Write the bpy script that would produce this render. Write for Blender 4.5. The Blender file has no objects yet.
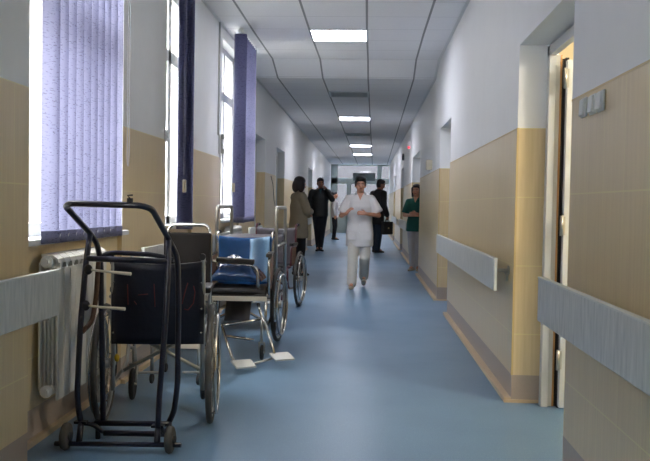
import bpy, bmesh, math, random
from math import sin, cos, pi, radians as R
from mathutils import Vector, Matrix
random.seed(7)
SC = bpy.context.scene
COL = SC.collection
V = Vector
# ------------------------------------------------------------------ camera
F = 800.0; EYE = 1.2; VPX, VPY, ROLL = 367.5, 205.5, R(1.1)
wy = V(((VPX-325)/F, (230.5-VPY)/F, -1)).normalized()
wz = V((sin(ROLL), cos(ROLL), 0)); wz = (wz - wy*wz.dot(wy)).normalized()
wx = wy.cross(wz)
WFC = Matrix((wx, wy, wz))            # world <- camera
cd = bpy.data.cameras.new('camera'); cam = bpy.data.objects.new('camera', cd); COL.objects.link(cam)
cam.matrix_world = Matrix.Translation((0, 0, EYE)) @ WFC.to_4x4()
cd.sensor_width = 36; cd.lens = 36*F/650; cd.clip_start = .05; cd.clip_end = 200
SC.camera = cam
def ray(px, py): return WFC @ V(((px-325)/F, (230.5-py)/F, -1))
def atY(px, py, Y): d = ray(px, py); return V((0, 0, EYE)) + d*(Y/d.y)
def atZ(px, py, Z): d = ray(px, py); return V((0, 0, EYE)) + d*((Z-EYE)/d.z)
# ------------------------------------------------------------------ materials
def lin(c): return tuple(((x/255)/12.92 if x <= 10 else ((x/255+.055)/1.055)**2.4) for x in c)
def mat(name, rgb, rough=.5, metal=0, spec=.5, coat=0, var=0, scale=40, bump=0, bscale=200):
    m = bpy.data.materials.new(name); m.use_nodes = True; nt = m.node_tree; b = nt.nodes['Principled BSDF']
    c = lin(rgb)
    b.inputs['Base Color'].default_value = (*c, 1); b.inputs['Roughness'].default_value = rough
    b.inputs['Metallic'].default_value = metal; b.inputs['Specular IOR Level'].default_value = spec
    b.inputs['Coat Weight'].default_value = coat
    tc = nt.nodes.new('ShaderNodeTexCoord')
    n = nt.nodes.new('ShaderNodeTexNoise'); n.inputs['Scale'].default_value = scale; n.inputs['Detail'].default_value = 4
    nt.links.new(tc.outputs['Object'], n.inputs['Vector'])
    mx = nt.nodes.new('ShaderNodeMix'); mx.data_type = 'RGBA'
    mx.inputs[6].default_value = (*[x*(1-var) for x in c], 1); mx.inputs[7].default_value = (*[min(1, x*(1+var)) for x in c], 1)
    nt.links.new(n.outputs['Fac'], mx.inputs[0]); nt.links.new(mx.outputs[2], b.inputs['Base Color'])
    if bump:
        n2 = nt.nodes.new('ShaderNodeTexNoise'); n2.inputs['Scale'].default_value = bscale
        nt.links.new(tc.outputs['Object'], n2.inputs['Vector'])
        bp = nt.nodes.new('ShaderNodeBump'); bp.inputs['Strength'].default_value = bump; bp.inputs['Distance'].default_value = .01
        nt.links.new(n2.outputs['Fac'], bp.inputs['Height']); nt.links.new(bp.outputs[0], b.inputs['Normal'])
    return m
class NB:   # tiny node helper
    def __init__(s, m): s.nt = m.node_tree
    def new(s, t, **k):
        n = s.nt.nodes.new(t)
        for a, v in k.items(): setattr(n, a, v)
        return n
    def math(s, op, a, b=0.0):
        n = s.nt.nodes.new('ShaderNodeMath'); n.operation = op
        for i, x in enumerate((a, b)):
            if isinstance(x, (int, float)): n.inputs[i].default_value = x
            else: s.nt.links.new(x, n.inputs[i])
        return n.outputs[0]
    def line(s, x, period, off, half):   # 1 on a grid line
        f = s.math('FRACT', s.math('DIVIDE', s.math('ADD', x, 1000*period-off), period))
        d = s.math('MINIMUM', f, s.math('SUBTRACT', 1.0, f))
        return s.math('LESS_THAN', d, half/period)
    def mix(s, fac, a, b):
        n = s.nt.nodes.new('ShaderNodeMix'); n.data_type = 'RGBA'
        for i, x in ((0, fac), (6, a), (7, b)):
            if isinstance(x, (int, float)): n.inputs[i].default_value = x
            elif isinstance(x, tuple): n.inputs[i].default_value = (*x, 1)
            else: s.nt.links.new(x, n.inputs[i])
        return n.outputs[2]
    def link(s, a, b): s.nt.links.new(a, b)
def coords(nb):
    tc = nb.new('ShaderNodeTexCoord'); sp = nb.new('ShaderNodeSeparateXYZ'); nb.link(tc.outputs['Object'], sp.inputs[0])
    return tc.outputs['Object'], sp.outputs[0], sp.outputs[1], sp.outputs[2]
def noise(nb, vec, scale, detail=3, sx=1, sy=1, sz=1):
    mp = nb.new('ShaderNodeMapping'); mp.inputs['Scale'].default_value = (sx, sy, sz); nb.link(vec, mp.inputs['Vector'])
    n = nb.new('ShaderNodeTexNoise'); n.inputs['Scale'].default_value = scale; n.inputs['Detail'].default_value = detail
    nb.link(mp.outputs[0], n.inputs['Vector']); return n.outputs['Fac']
def ramp(nb, x, lo, hi): return nb.math('MINIMUM', nb.math('MAXIMUM', nb.math('DIVIDE', nb.math('SUBTRACT', x, lo), hi-lo), 0.0), 1.0)

M = {}
# wall tiles
m = mat('wall_tile', (208, 190, 144), .28, spec=.5); nb = NB(m); b = m.node_tree.nodes['Principled BSDF']
vec, x, y, z = coords(nb)
u = nb.math('ADD', x, y)
streak = noise(nb, vec, 5, 3, 14, 14, .6)
cl = nb.mix(ramp(nb, streak, .3, .75), lin((221, 201, 160)), lin((210, 189, 148)))
g = nb.math('MAXIMUM', nb.line(z, .4217, 1.267, .003), nb.line(u, .25, .06, .0018))
cl = nb.mix(g, cl, lin((226, 212, 160)))
nb.link(cl, b.inputs['Base Color']); M['tile'] = m
bp = nb.new('ShaderNodeBump'); bp.inputs['Strength'].default_value = .25; bp.inputs['Distance'].default_value = .002
nb.link(nb.math('SUBTRACT', 1.0, g), bp.inputs['Height']); nb.link(bp.outputs[0], b.inputs['Normal'])
# ceiling
m = mat('ceiling_tile', (205, 208, 208), .85, spec=.2); nb = NB(m); b = m.node_tree.nodes['Principled BSDF']
vec, x, y, z = coords(nb)
xs = nb.math('SUBTRACT', x, nb.math('MULTIPLY', nb.math('MAXIMUM', nb.math('SUBTRACT', y, 9.0), 0.0), .0085)); gy = nb.line(xs, .628, -.043, .0115); gx = nb.line(y, .586, 8.76, .004)
sp_ = noise(nb, vec, 160, 2)
cl = nb.mix(ramp(nb, sp_, .35, .7), lin((241, 241, 243)), lin((231, 232, 234)))
cl = nb.mix(nb.math('MULTIPLY', gx, .5), cl, lin((120, 124, 124))); cl = nb.mix(gy, cl, lin((146, 150, 151)))
nb.link(cl, b.inputs['Base Color']); M['ceil'] = m
# floor
m = mat('linoleum', (120, 150, 178), .3, spec=.5); nb = NB(m); b = m.node_tree.nodes['Principled BSDF']
vec, x, y, z = coords(nb)
n1 = noise(nb, vec, 220, 2); n2 = noise(nb, vec, 60, 3); n3 = noise(nb, vec, 1.3, 3)
cl = nb.mix(ramp(nb, n1, .3, .7), lin((90, 122, 152)), lin((118, 150, 178)))
cl = nb.mix(nb.math('MULTIPLY', ramp(nb, n2, .55, .7), .35), cl, lin((130, 158, 180)))
cl = nb.mix(nb.math('MULTIPLY', ramp(nb, n3, .4, .8), .25), cl, lin((82, 112, 140)))
nb.link(cl, b.inputs['Base Color'])
rg = nb.math('ADD', .27, nb.math('MULTIPLY', n3, .16)); nb.link(rg, b.inputs['Roughness']); M['floor'] = m
M['paint'] = mat('wall_paint', (234, 235, 235), .6, spec=.3, var=.03, scale=6)
M['skirt'] = mat('skirting_lino', (176, 160, 146), .4, var=.05, scale=80)
M['tan'] = mat('tan_strip', (204, 182, 150), .5)
M['white_frame'] = mat('white_pvc', (222, 224, 226), .35)
M['door_white'] = mat('door_white', (206, 208, 206), .4)
M['wood_edge'] = mat('door_edge_wood', (176, 128, 74), .5, var=.1, scale=30)
M['dark'] = mat('dark_rubber', (26, 26, 28), .6)
M['black'] = mat('black_vinyl', (24, 23, 24), .45)
M['grey_metal'] = mat('grey_painted_metal', (112, 120, 120), .4)
# laminate handrail
m = mat('grey_laminate', (176, 180, 180), .4); nb = NB(m); b = m.node_tree.nodes['Principled BSDF']
vec, x, y, z = coords(nb)
n1 = noise(nb, vec, 14, 5, 1, 3, .5)
nb.link(nb.mix(ramp(nb, n1, .35, .7), lin((212, 214, 210)), lin((184, 188, 185))), b.inputs['Base Color']); M['lam'] = m
M['lam_edge'] = mat('laminate_edge', (214, 216, 208), .45)
M['chrome'] = mat('chrome', (196, 192, 186), .16, metal=1)
M['steel'] = mat('dull_steel', (186, 184, 178), .3, metal=1)
M['navy_paint'] = mat('navy_enamel', (17, 19, 40), .32, coat=.3, var=.25, scale=25)
M['rust'] = mat('worn_brown_paint', (84, 54, 34), .6, var=.4, scale=30)
M['navy_vinyl'] = mat('navy_vinyl', (13, 16, 34), .42, var=.15, scale=12, bump=.15, bscale=40)
M['brown_vinyl'] = mat('brown_black_vinyl', (22, 18, 17), .65, spec=.25, var=.2, scale=14)
M['grey_vinyl'] = mat('grey_vinyl', (86, 82, 88), .5, var=.1)
M['maroon'] = mat('maroon_enamel', (84, 26, 38), .3, coat=.3)
M['cream'] = mat('cream_plastic', (206, 198, 176), .4)
M['board'] = mat('pale_board', (196, 190, 176), .5)
M['panel_brown'] = mat('brown_panel', (120, 84, 58), .5, var=.12, scale=20)
M['tire'] = mat('grey_tyre', (74, 72, 68), .7, var=.1)
M['red_paint'] = mat('red_marker', (104, 24, 22), .6)
M['yellow'] = mat('yellow_plastic', (206, 170, 30), .4)
M['radiator'] = mat('radiator_enamel', (212, 211, 204), .32)
M['plastic_white'] = mat('white_plastic', (228, 231, 230), .3)
M['plastic_grey'] = mat('grey_plastic', (186, 186, 181), .4)
# blue vinyl in clear wrap
m = mat('blue_vinyl', (26, 74, 128), .2, coat=1, var=.35, scale=9, bump=.6, bscale=14); M['blue'] = m
M['blue_dark'] = mat('dark_blue_sheet', (26, 58, 104), .18, coat=1, var=.4, scale=12, bump=.8, bscale=18)
M['blue_pale'] = mat('pale_blue_wrap', (140, 178, 214), .16, coat=1, var=.25, scale=10, bump=.5, bscale=16)
# blind fabric
def fabric(name, rgb, trans, refl):
    m = bpy.data.materials.new(name); m.use_nodes = True; nb = NB(m); nt = m.node_tree
    nt.nodes.remove(nt.nodes['Principled BSDF']); out = nt.nodes['Material Output']
    vec, x, y, z = coords(nb)
    n1 = noise(nb, vec, 26, 1, 1.5, 1.5, 8)
    cl = nb.mix(nb.math('MULTIPLY', nb.math('GREATER_THAN', n1, .63), .55), lin(rgb), lin(tuple(int(v*.5) for v in rgb)))
    d = nb.new('ShaderNodeBsdfDiffuse'); t = nb.new('ShaderNodeBsdfTranslucent'); mx = nb.new('ShaderNodeMixShader'); mx.inputs[0].default_value = trans
    cr = nb.mix(nb.math('MULTIPLY', nb.math('GREATER_THAN', n1, .63), .5), lin(refl), lin(tuple(int(v*.6) for v in refl)))
    nb.link(cr, d.inputs[0]); nb.link(cl, t.inputs[0]); nb.link(d.outputs[0], mx.inputs[1]); nb.link(t.outputs[0], mx.inputs[2]); nb.link(mx.outputs[0], out.inputs[0])
    return m
M['blind'] = fabric('violet_blind_fabric', (158, 160, 192), .58, (84, 86, 118))
M['blind_cord'] = mat('grey_cord', (140, 138, 150), .7)
M['blind_weight'] = fabric('blind_weight_sleeve', (150, 152, 176), .35, (132, 134, 160))
# glass : thin pane
m = bpy.data.materials.new('window_glass'); m.use_nodes = True; nb = NB(m); nt = m.node_tree; nt.nodes.remove(nt.nodes['Principled BSDF'])
t = nb.new('ShaderNodeBsdfTransparent'); t.inputs[0].default_value = (.96, .97, .97, 1); gl = nb.new('ShaderNodeBsdfGlossy'); gl.inputs['Roughness'].default_value = .03
mx = nb.new('ShaderNodeMixShader'); mx.inputs[0].default_value = .06
nb.link(t.outputs[0], mx.inputs[1]); nb.link(gl.outputs[0], mx.inputs[2]); nb.link(mx.outputs[0], nt.nodes['Material Output'].inputs[0]); M['glass'] = m
m = M['glass'].copy(); m.name = 'tinted_glass'; m.node_tree.nodes['Transparent BSDF'].inputs[0].default_value = (.40, .42, .46, 1); M['tinted'] = m
M['stucco'] = mat('outside_stucco', (74, 72, 71), .9, var=.3, scale=9, bump=.6, bscale=30)
M['asphalt'] = mat('outside_ground', (205, 203, 200), .9, var=.1)
def emit(name, rgb, s):
    m = bpy.data.materials.new(name); m.use_nodes = True; nt = m.node_tree; b = nt.nodes['Principled BSDF']
    b.inputs['Base Color'].default_value = (*lin(rgb), 1); b.inputs['Emission Color'].default_value = (*lin(rgb), 1); b.inputs['Emission Strength'].default_value = s
    return m
M['tube_light'] = emit('fluorescent_diffuser', (238, 238, 250), 9)
M['red_light'] = emit('red_indicator', (255, 90, 100), .35)
# people
M['skin'] = mat('skin', (196, 142, 116), .5, var=.06, scale=30)
M['skin_dark'] = mat('skin_tanned', (150, 104, 84), .5, var=.06, scale=30)
M['hair_black'] = mat('hair_black', (20, 17, 17), .45, var=.3, scale=60)
M['hair_brown'] = mat('hair_dark_brown', (36, 20, 18), .45, var=.3, scale=60)
M['white_cloth'] = mat('white_cotton', (216, 214, 214), .8, var=.04, scale=12, bump=.4, bscale=14)
M['white_trouser'] = mat('offwhite_cotton', (204, 200, 192), .8, var=.05, scale=12, bump=.4, bscale=14)
M['beige_coat'] = mat('beige_wool', (148, 136, 114), .85, var=.06, scale=30, bump=.3, bscale=20)
M['dark_trouser'] = mat('black_cotton', (18, 18, 21), .8)
M['dark_jacket'] = mat('dark_leather', (22, 26, 27), .5, var=.2, scale=14, bump=.4, bscale=16)
M['dark_coat'] = mat('dark_brown_coat', (22, 19, 18), .75, var=.2, scale=14)
M['jeans'] = mat('dark_denim', (22, 27, 36), .85, var=.2, scale=30)
M['jeans_blue'] = mat('blue_denim', (28, 42, 58), .85, var=.2, scale=30)
M['green_scrub'] = mat('green_cotton', (10, 82, 74), .8, var=.1, scale=20, bump=.3, bscale=16)
M['grey_trouser'] = mat('pale_grey_cotton', (176, 174, 176), .8, var=.05, scale=16)
M['shoe_cream'] = mat('cream_leather', (190, 172, 148), .45)
M['shoe_black'] = mat('black_leather', (14, 13, 13), .35)
M['eye_white'] = mat('eye_white', (200, 195, 190), .3)
M['eye_dark'] = mat('eye_iris', (34, 24, 20), .25)
M['lip'] = mat('lip', (150, 84, 78), .5)
M['brow'] = mat('brow', (34, 24, 22), .7)
M['paper'] = mat('paper', (214, 212, 206), .8)
M['shirt_teal'] = mat('teal_shirt', (38, 70, 76), .8)
# ------------------------------------------------------------------ object helpers
def fix(m_, parent): pass
def link(name, me, mats, parent=None, smooth=None):
    for mm in (mats if isinstance(mats, (list, tuple)) else [mats]): me.materials.append(mm)
    o = bpy.data.objects.new(name, me); COL.objects.link(o)
    if parent is not None: o.parent = parent
    return o
def tag(o, label, cat, group=None):
    o['label'] = label; o['category'] = cat
    if group: o['group'] = group
    return o
def thing(name, label, cat, loc=(0, 0, 0), rz=0, group=None):
    o = bpy.data.objects.new(name, None); COL.objects.link(o); o.location = loc; o.rotation_euler = (0, 0, rz)
    o.empty_display_size = .1
    return tag(o, label, cat, group)
def world_of(o):
    mw = Matrix.Translation(o.location) @ Matrix.Rotation(o.rotation_euler[2], 4, 'Z')
    return (world_of(o.parent) @ mw) if o.parent else mw
def copy_tree(o, parent=None):
    c = o.copy(); COL.objects.link(c)
    if parent is not None: c.parent = parent
    for ch in list(o.children): copy_tree(ch, c)
    return c
def fillet(pts, r, n=5, closed=False):
    pts = [V(p) for p in pts]; out = []
    N = len(pts)
    for i, p in enumerate(pts):
        if not closed and i in (0, N-1): out.append(p); continue
        a, c = pts[i-1], pts[(i+1) % N]
        d1, d2 = (a-p), (c-p); l = min(r, d1.length*.49, d2.length*.49)
        if l < 1e-5 or abs(d1.normalized().dot(d2.normalized())) > .9995: out.append(p); continue
        s, e = p+d1.normalized()*l, p+d2.normalized()*l
        for k in range(n+1):
            t = k/n; out.append(s*(1-t)**2+p*2*t*(1-t)+e*t*t)
    return out
class MB:
    def __init__(s): s.bm = bmesh.new()
    def _set(s, faces, mi, sm):
        for f in faces: f.material_index = mi; f.smooth = sm
    def box(s, c, d, rz=0, rx=0, ry=0, mi=0, bev=0):
        mtx = Matrix.Translation(c) @ Matrix.Rotation(rz, 4, 'Z') @ Matrix.Rotation(ry, 4, 'Y') @ Matrix.Rotation(rx, 4, 'X') @ Matrix.Diagonal((*d, 1))
        r = bmesh.ops.create_cube(s.bm, size=1, matrix=mtx); vs = r['verts']
        fs = set(f for v in vs for f in v.link_faces); s._set(fs, mi, False)
        if bev:
            es = list(set(e for v in vs for e in v.link_edges))
            rr = bmesh.ops.bevel(s.bm, geom=es, offset=bev, segments=2, affect='EDGES', profile=.5)
            s._set(rr['faces'], mi, True)
        return s
    def bb(s, lo, hi, mi=0, bev=0):
        lo, hi = V(lo), V(hi); return s.box((lo+hi)/2, tuple(abs(v) for v in (hi-lo)), mi=mi, bev=bev)
    def tube(s, pts, r, n=8, closed=False, mi=0, fil=0, cap=True):
        pts = fillet(pts, fil, 5, closed) if fil else [V(p) for p in pts]
        N = len(pts); rings = []
        t0 = (pts[1]-pts[0]).normalized(); up = V((0, 0, 1)) if abs(t0.z) < .9 else V((1, 0, 0))
        nrm = (up-t0*up.dot(t0)).normalized()
        for i, p in enumerate(pts):
            a = pts[i-1] if (i > 0 or closed) else p; c = pts[(i+1) % N] if (i < N-1 or closed) else p
            t = (c-a).normalized(); nrm = (nrm-t*nrm.dot(t)).normalized(); bi = t.cross(nrm)
            rr = r[i] if isinstance(r, (list, tuple)) else r
            rings.append([s.bm.verts.new(p+(nrm*cos(2*pi*k/n)+bi*sin(2*pi*k/n))*rr) for k in range(n)])
        fs = []
        for i in range(N if closed else N-1):
            a, c = rings[i], rings[(i+1) % N]
            for k in range(n): fs.append(s.bm.faces.new((a[k], a[(k+1) % n], c[(k+1) % n], c[k])))
        s._set(fs, mi, True)
        if cap and not closed: s._set([s.bm.faces.new(rings[0][::-1]), s.bm.faces.new(rings[-1])], mi, False)
        return s
    def cyl(s, p0, p1, r, n=16, mi=0, r2=None): return s.tube([p0, p1], [r, r if r2 is None else r2], n, mi=mi)
    def torus(s, c, ax, Rr, r, n=40, k=8, mi=0):
        ax = V(ax).normalized(); u = ax.orthogonal().normalized(); w = ax.cross(u); c = V(c)
        return s.tube([c+(u*cos(2*pi*i/n)+w*sin(2*pi*i/n))*Rr for i in range(n)], r, k, closed=True, mi=mi)
    def ell(s, c, rad, seg=20, rings=14, mi=0, rot=None):
        mtx = Matrix.Translation(c) @ (rot.to_4x4() if rot else Matrix.Identity(4)) @ Matrix.Diagonal((*rad, 1))
        r = bmesh.ops.create_uvsphere(s.bm, u_segments=seg, v_segments=rings, radius=1, matrix=mtx)
        s._set(set(f for v in r['verts'] for f in v.link_faces), mi, True); return s
    def cap(s, a, b, ra, rb=None, n=14):
        rb = ra if rb is None else rb; a, b = V(a), V(b)
        s.ell(a, (ra,)*3, n, 10); s.ell(b, (rb,)*3, n, 10)
        if (b-a).length > 1e-4: s.tube([a, b], [ra, rb], n)
        return s
    def loft(s, rings, n=24, mi=0):    # rings: (cx,cy,cz,rx,ry[,power])
        rs = []
        for q in rings:
            cx, cy, cz, rx, ry = q[:5]; pw = q[5] if len(q) > 5 else 1.0
            f = lambda t: math.copysign(abs(t)**pw, t)
            rs.append([s.bm.verts.new((cx+rx*f(cos(2*pi*k/n)), cy+ry*f(sin(2*pi*k/n)), cz)) for k in range(n)])
        fs = []
        for a, c in zip(rs, rs[1:]):
            for k in range(n): fs.append(s.bm.faces.new((a[k], a[(k+1) % n], c[(k+1) % n], c[k])))
        fs += [s.bm.faces.new(rs[0][::-1]), s.bm.faces.new(rs[-1])]
        s._set(fs, mi, True); return s
    def prism(s, poly, axis_vec, mi=0):     # extrude polygon (3D points) along a vector
        a = [s.bm.verts.new(V(p)) for p in poly]; c = [s.bm.verts.new(V(p)+V(axis_vec)) for p in poly]
        n = len(a); fs = [s.bm.faces.new(a), s.bm.faces.new(c[::-1])]
        for k in range(n): fs.append(s.bm.faces.new((a[k], c[k], c[(k+1) % n], a[(k+1) % n])))
        s._set(fs, mi, False); return s
    def quad(s, *p, mi=0):
        f = s.bm.faces.new([s.bm.verts.new(V(q)) for q in p]); f.material_index = mi; return s
    def grid(s, fn, nu, nv, mi=0, thick=0):
        g = [[s.bm.verts.new(fn(i/nu, j/nv)) for j in range(nv+1)] for i in range(nu+1)]
        fs = [s.bm.faces.new((g[i][j], g[i+1][j], g[i+1][j+1], g[i][j+1])) for i in range(nu) for j in range(nv)]
        s._set(fs, mi, True)
        if thick: 
            bmesh.ops.recalc_face_normals(s.bm, faces=fs)
            bmesh.ops.solidify(s.bm, geom=fs, thickness=thick)
            for f in s.bm.faces: f.smooth = True
        return s
    def mesh(s, name, norm=True):
        if norm: bmesh.ops.recalc_face_normals(s.bm, faces=s.bm.faces)
        me = bpy.data.meshes.new(name); s.bm.to_mesh(me); s.bm.free(); return me
    def build(s, name, mats, parent=None, world=False, kind=None, merge=False, norm=True):
        if merge: bmesh.ops.remove_doubles(s.bm, verts=s.bm.verts, dist=1e-4)
        if world and parent is not None: bmesh.ops.transform(s.bm, matrix=world_of(parent).inverted(), verts=s.bm.verts)
        o = link(name, s.mesh(name, norm), mats, parent)
        if kind: o['kind'] = kind
        return o
    def remesh(s, name, mats, parent, vox, it=4, fac=.5):
        me = s.mesh(name); o = bpy.data.objects.new('tmp', me); COL.objects.link(o)
        q = o.modifiers.new('r', 'REMESH'); q.mode = 'VOXEL'; q.voxel_size = vox; q.use_smooth_shade = True
        if it: k = o.modifiers.new('s', 'SMOOTH'); k.iterations = it; k.factor = fac
        dg = bpy.context.evaluated_depsgraph_get(); me2 = bpy.data.meshes.new_from_object(o.evaluated_get(dg))
        bpy.data.objects.remove(o); bpy.data.meshes.remove(me); me2.name = name
        for p in me2.polygons: p.use_smooth = True
        me2.materials.clear()
        return link(name, me2, mats, parent)
# ------------------------------------------------------------------ the setting
XR, XRD, XL, XP, XLD = .908, 1.055, -1.60, -1.485, -1.75
DADO, SK, H1, H2, LINT = 1.69, .17, 3.11, 2.954, 2.193
YB, YE = -3.0, 34.6
KD = lambda y: H1 if y <= 10.55 else (H2 if y >= 11.15 else H1+(H2-H1)*(y-10.55)/.60)
def vrun(mb, a, c, z0, z1, tile=True):
    """vertical wall strip between plan points a,c split in skirting / tile / paint"""
    cuts = [z0]+[z for z in (SK, DADO) if z0 < z < z1]+[z1]
    for lo, hi in zip(cuts, cuts[1:]):
        mi = 2 if hi <= SK+1e-4 else (0 if hi <= DADO+1e-4 else 1)
        mb.quad((*a, lo), (*c, lo), (*c, hi), (*a, hi), mi=mi)
WM = [M['tile'], M['paint'], M['skirt']]
# right wall -------------------------------------------------------
doorsR = [(3.66, 4.965, 1.09), (8.96, 10.27, XRD), (14.1, 16.5, 1.16), (20.5, 21.9, XRD), (26.5, 27.9, XRD)]
mb = MB(); y = YB
ys_extra = [10.55, 11.15]
def fronts(mb, X, y0, y1, z0, top=True):
    cs = [y0]+[q for q in ys_extra if y0 < q < y1]+[y1]
    for p, q in zip(cs, cs[1:]):
        if z0 < DADO: vrun(mb, (X, p), (X, q), z0, DADO)
        zz = max(z0, DADO)
        mb.quad((X, p, zz), (X, q, zz), (X, q, KD(q)), (X, p, KD(p)), mi=1)
DW = []      # door openings in recess backs: (y0,y1)
for (d0, d1, dx) in doorsR:
    fronts(mb, XR, y, d0, 0)
    vrun(mb, (XR, d0), (dx, d0), 0, LINT); vrun(mb, (dx, d1), (XR, d1), 0, LINT)
    mb.quad((XR, d0, LINT), (dx, d0, LINT), (dx, d1, LINT), (XR, d1, LINT), mi=1)
    fronts(mb, XR, d0, d1, LINT)
    o0, o1 = d0+.05, d1-.04
    if d1-d0 > 2: o0 = d1-1.15
    vrun(mb, (dx, d0), (dx, o0), 0, LINT); vrun(mb, (dx, o1), (dx, d1), 0, LINT)
    mb.quad((dx, o0, 2.175), (dx, o1, 2.175), (dx, o1, LINT), (dx, o0, LINT), mi=1)
    DW.append((o0, o1, dx)); y = d1
fronts(mb, XR, y, YE, 0)
mb.build('wall_right', WM, kind='structure', merge=True, norm=False)
# left wall ----------------------------------------------------------
SILL, WTOP, XN, XW = .985, 2.99, -1.63, -1.76
winsL = [(.5, 2.0, XP), (3.56, 5.15, XL), (6.26, 7.22, XL), (8.66, 9.92, XL)]  # first window is out of view, added to light the near corridor
doorsL = [(11.3, 12.39, XLD), (13.9, 15.28, XLD), (21.4, 23.0, XLD), (27.8, 29.1, XLD)]
mb = MB(); y = YB; X = XP
DL = []
evs = [(a, c, 'w', x) for a, c, x in winsL]+[(a, c, 'd', x) for a, c, x in doorsL]
for (a, c, k, x) in evs:
    if k == 'w' and x == XL and X == XP:
        fronts(mb, XP, y, 3.44, 0); mb.quad((XP, 3.44, 0), (XL, 3.44, 0), (XL, 3.44, H1), (XP, 3.44, H1), mi=1); y = 3.44; X = XL
    fronts(mb, X, y, a, 0)
    if k == 'w':
        xn = X-.03; xw = X-.156
        vrun(mb, (X, a), (xn, a), 0, SILL); vrun(mb, (xn, a), (xn, c), 0, SILL); vrun(mb, (xn, c), (X, c), 0, SILL)
        mb.quad((xn, a, SILL), (xn, c, SILL), (xw, c, SILL), (xw, a, SILL), mi=1)
        for q in (a, c): mb.quad((X, q, SILL), (xw, q, SILL), (xw, q, WTOP), (X, q, WTOP), mi=1)
        mb.quad((X, a, WTOP), (xw, a, WTOP), (xw, c, WTOP), (X, c, WTOP), mi=1)
        fronts(mb, X, a, c, WTOP)
    else:
        vrun(mb, (X, a), (x, a), 0, LINT); vrun(mb, (x, c), (X, c), 0, LINT)
        mb.quad((X, a, LINT), (x, a, LINT), (x, c, LINT), (X, c, LINT), mi=1); fronts(mb, X, a, c, LINT)
        o0, o1 = a+.05, c-.05
        vrun(mb, (x, a), (x, o0), 0, LINT); vrun(mb, (x, o1), (x, c), 0, LINT); mb.quad((x, o0, 2.175), (x, o1, 2.175), (x, o1, LINT), (x, o0, LINT), mi=1)
        DL.append((o0, o1, x))
    y = c
fronts(mb, X, y, YE, 0)
mb.build('wall_left', WM, kind='structure', merge=True, norm=False)
# back and end walls, floor, ceiling
mb = MB(); vrun(mb, (-1.8, YB), (1.2, YB), 0, H1); mb.build('wall_back', WM, kind='structure', merge=True, norm=False)
mb = MB(); mb.quad((-1.9, YB, 0), (1.4, YB, 0), (1.4, YE+3, 0), (-1.9, YE+3, 0)); mb.build('floor', M['floor'], kind='structure')
mb = MB()
for a, c in ((YB, 10.55), (10.55, 11.15), (11.15, YE+.2)):
    mb.quad((-1.9, a, KD(a)), (1.4, a, KD(a)), (1.4, c, KD(c)), (-1.9, c, KD(c)))
mb.build('ceiling', M['ceil'], kind='structure', merge=True)
# trims: tan floor strips, shadow-gap angle at the ceiling, tile top edge
mb = MB(); y = YB
for (d0, d1, dx) in doorsR: mb.bb((XR-.044, y, 0), (XR, d0, .028)); mb.bb((XR-.044, d1-.0, 0), (dx, d1-.012, .02)); y = d1
mb.bb((XR-.044, y, 0), (XR, YE, .028)); mb.build('baseboard_right', M['tan'], kind='structure')
mb = MB(); mb.bb((XP, YB, 0), (XP+.03, 3.44, .028))
for a, c, x in winsL[1:]: mb.bb((XN, a, 0), (XN+.03, c, .028))
y = 3.44
for q in (3.56, ): mb.bb((XL, y, 0), (XL+.03, q, .028))
for a, c in ((5.15, 6.26), (7.22, 8.66), (9.92, 11.3), (12.39, 13.9), (15.28, 21.4), (23.0, 27.8), (29.1, YE)): mb.bb((XL, a, 0), (XL+.03, c, .028))
mb.build('baseboard_left', M['tan'], kind='structure')
M['angle'] = mat('ceiling_angle', (222, 224, 224), .6)
for i, (x0, x1) in enumerate(((XR-.03, XR), (XL, XL+.03))):
    mb = MB()
    for a, c in ((YB, 10.55), (10.55, 11.15), (11.15, YE)):
        mb.quad((x0, a, KD(a)-.006), (x1, a, KD(a)-.006), (x1, c, KD(c)-.006), (x0, c, KD(c)-.006))
        xi = x0 if i == 0 else x1
        mb.quad((xi, a, KD(a)-.006), (xi, c, KD(c)-.006), (xi, c, KD(c)), (xi, a, KD(a)))
    mb.build('trim_%d' % (i+1), M['angle'], kind='structure', merge=True)
mb = MB(); y = YB      # cream tile edging on top of the dado and the outer corners
for (d0, d1, dx) in doorsR:
    mb.bb((XR-.003, y, DADO-.008), (XR, d0, DADO)); y = d1
    mb.bb((XR-.004, d1, SK), (XR+.008, d1-.004, DADO)); mb.bb((XR-.004, d1, SK), (XR, d1+.012, DADO))
mb.bb((XR-.006, y, DADO-.012), (XR, YE, DADO)); mb.build('trim_3', mat('tile_edging', (204, 180, 128), .4), kind='structure')
# windows ----------------------------------------------------------------
for i, (a, c, X) in enumerate(winsL):
    xw = X-.156
    w = bpy.data.objects.new('window_%d' % (i+1), None); COL.objects.link(w); w['kind'] = 'structure'
    f = MB(); t = .065
    for lo, hi in (((a, SILL), (c, SILL+t+.03)), ((a, WTOP-t), (c, WTOP)), ((a, SILL), (a+t, WTOP)), ((c-t, SILL), (c, WTOP)), ((a, 2.38), (c, 2.48)), (((a+c)/2-.05, SILL), ((a+c)/2+.05, WTOP))):
        f.bb((xw, lo[0], lo[1]), (xw+.06, hi[0], hi[1]))
    f.build('window_frame', M['white_frame'], w)
    for (p, q) in ((a+t, (a+c)/2-.05), ((a+c)/2+.05, c-t)):
        for (lo, hi) in ((SILL+t+.03, 2.38), (2.48, WTOP-t)):
            MB().bb((xw+.024, p, lo), (xw+.030, q, hi)).build('pane', M['glass'], w)
    MB().bb((xw+.06, a+.003, SILL-.002), (X+.05, c-.003, SILL+.028), bev=.006).build('window_sill', M['white_frame'], w)
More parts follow.
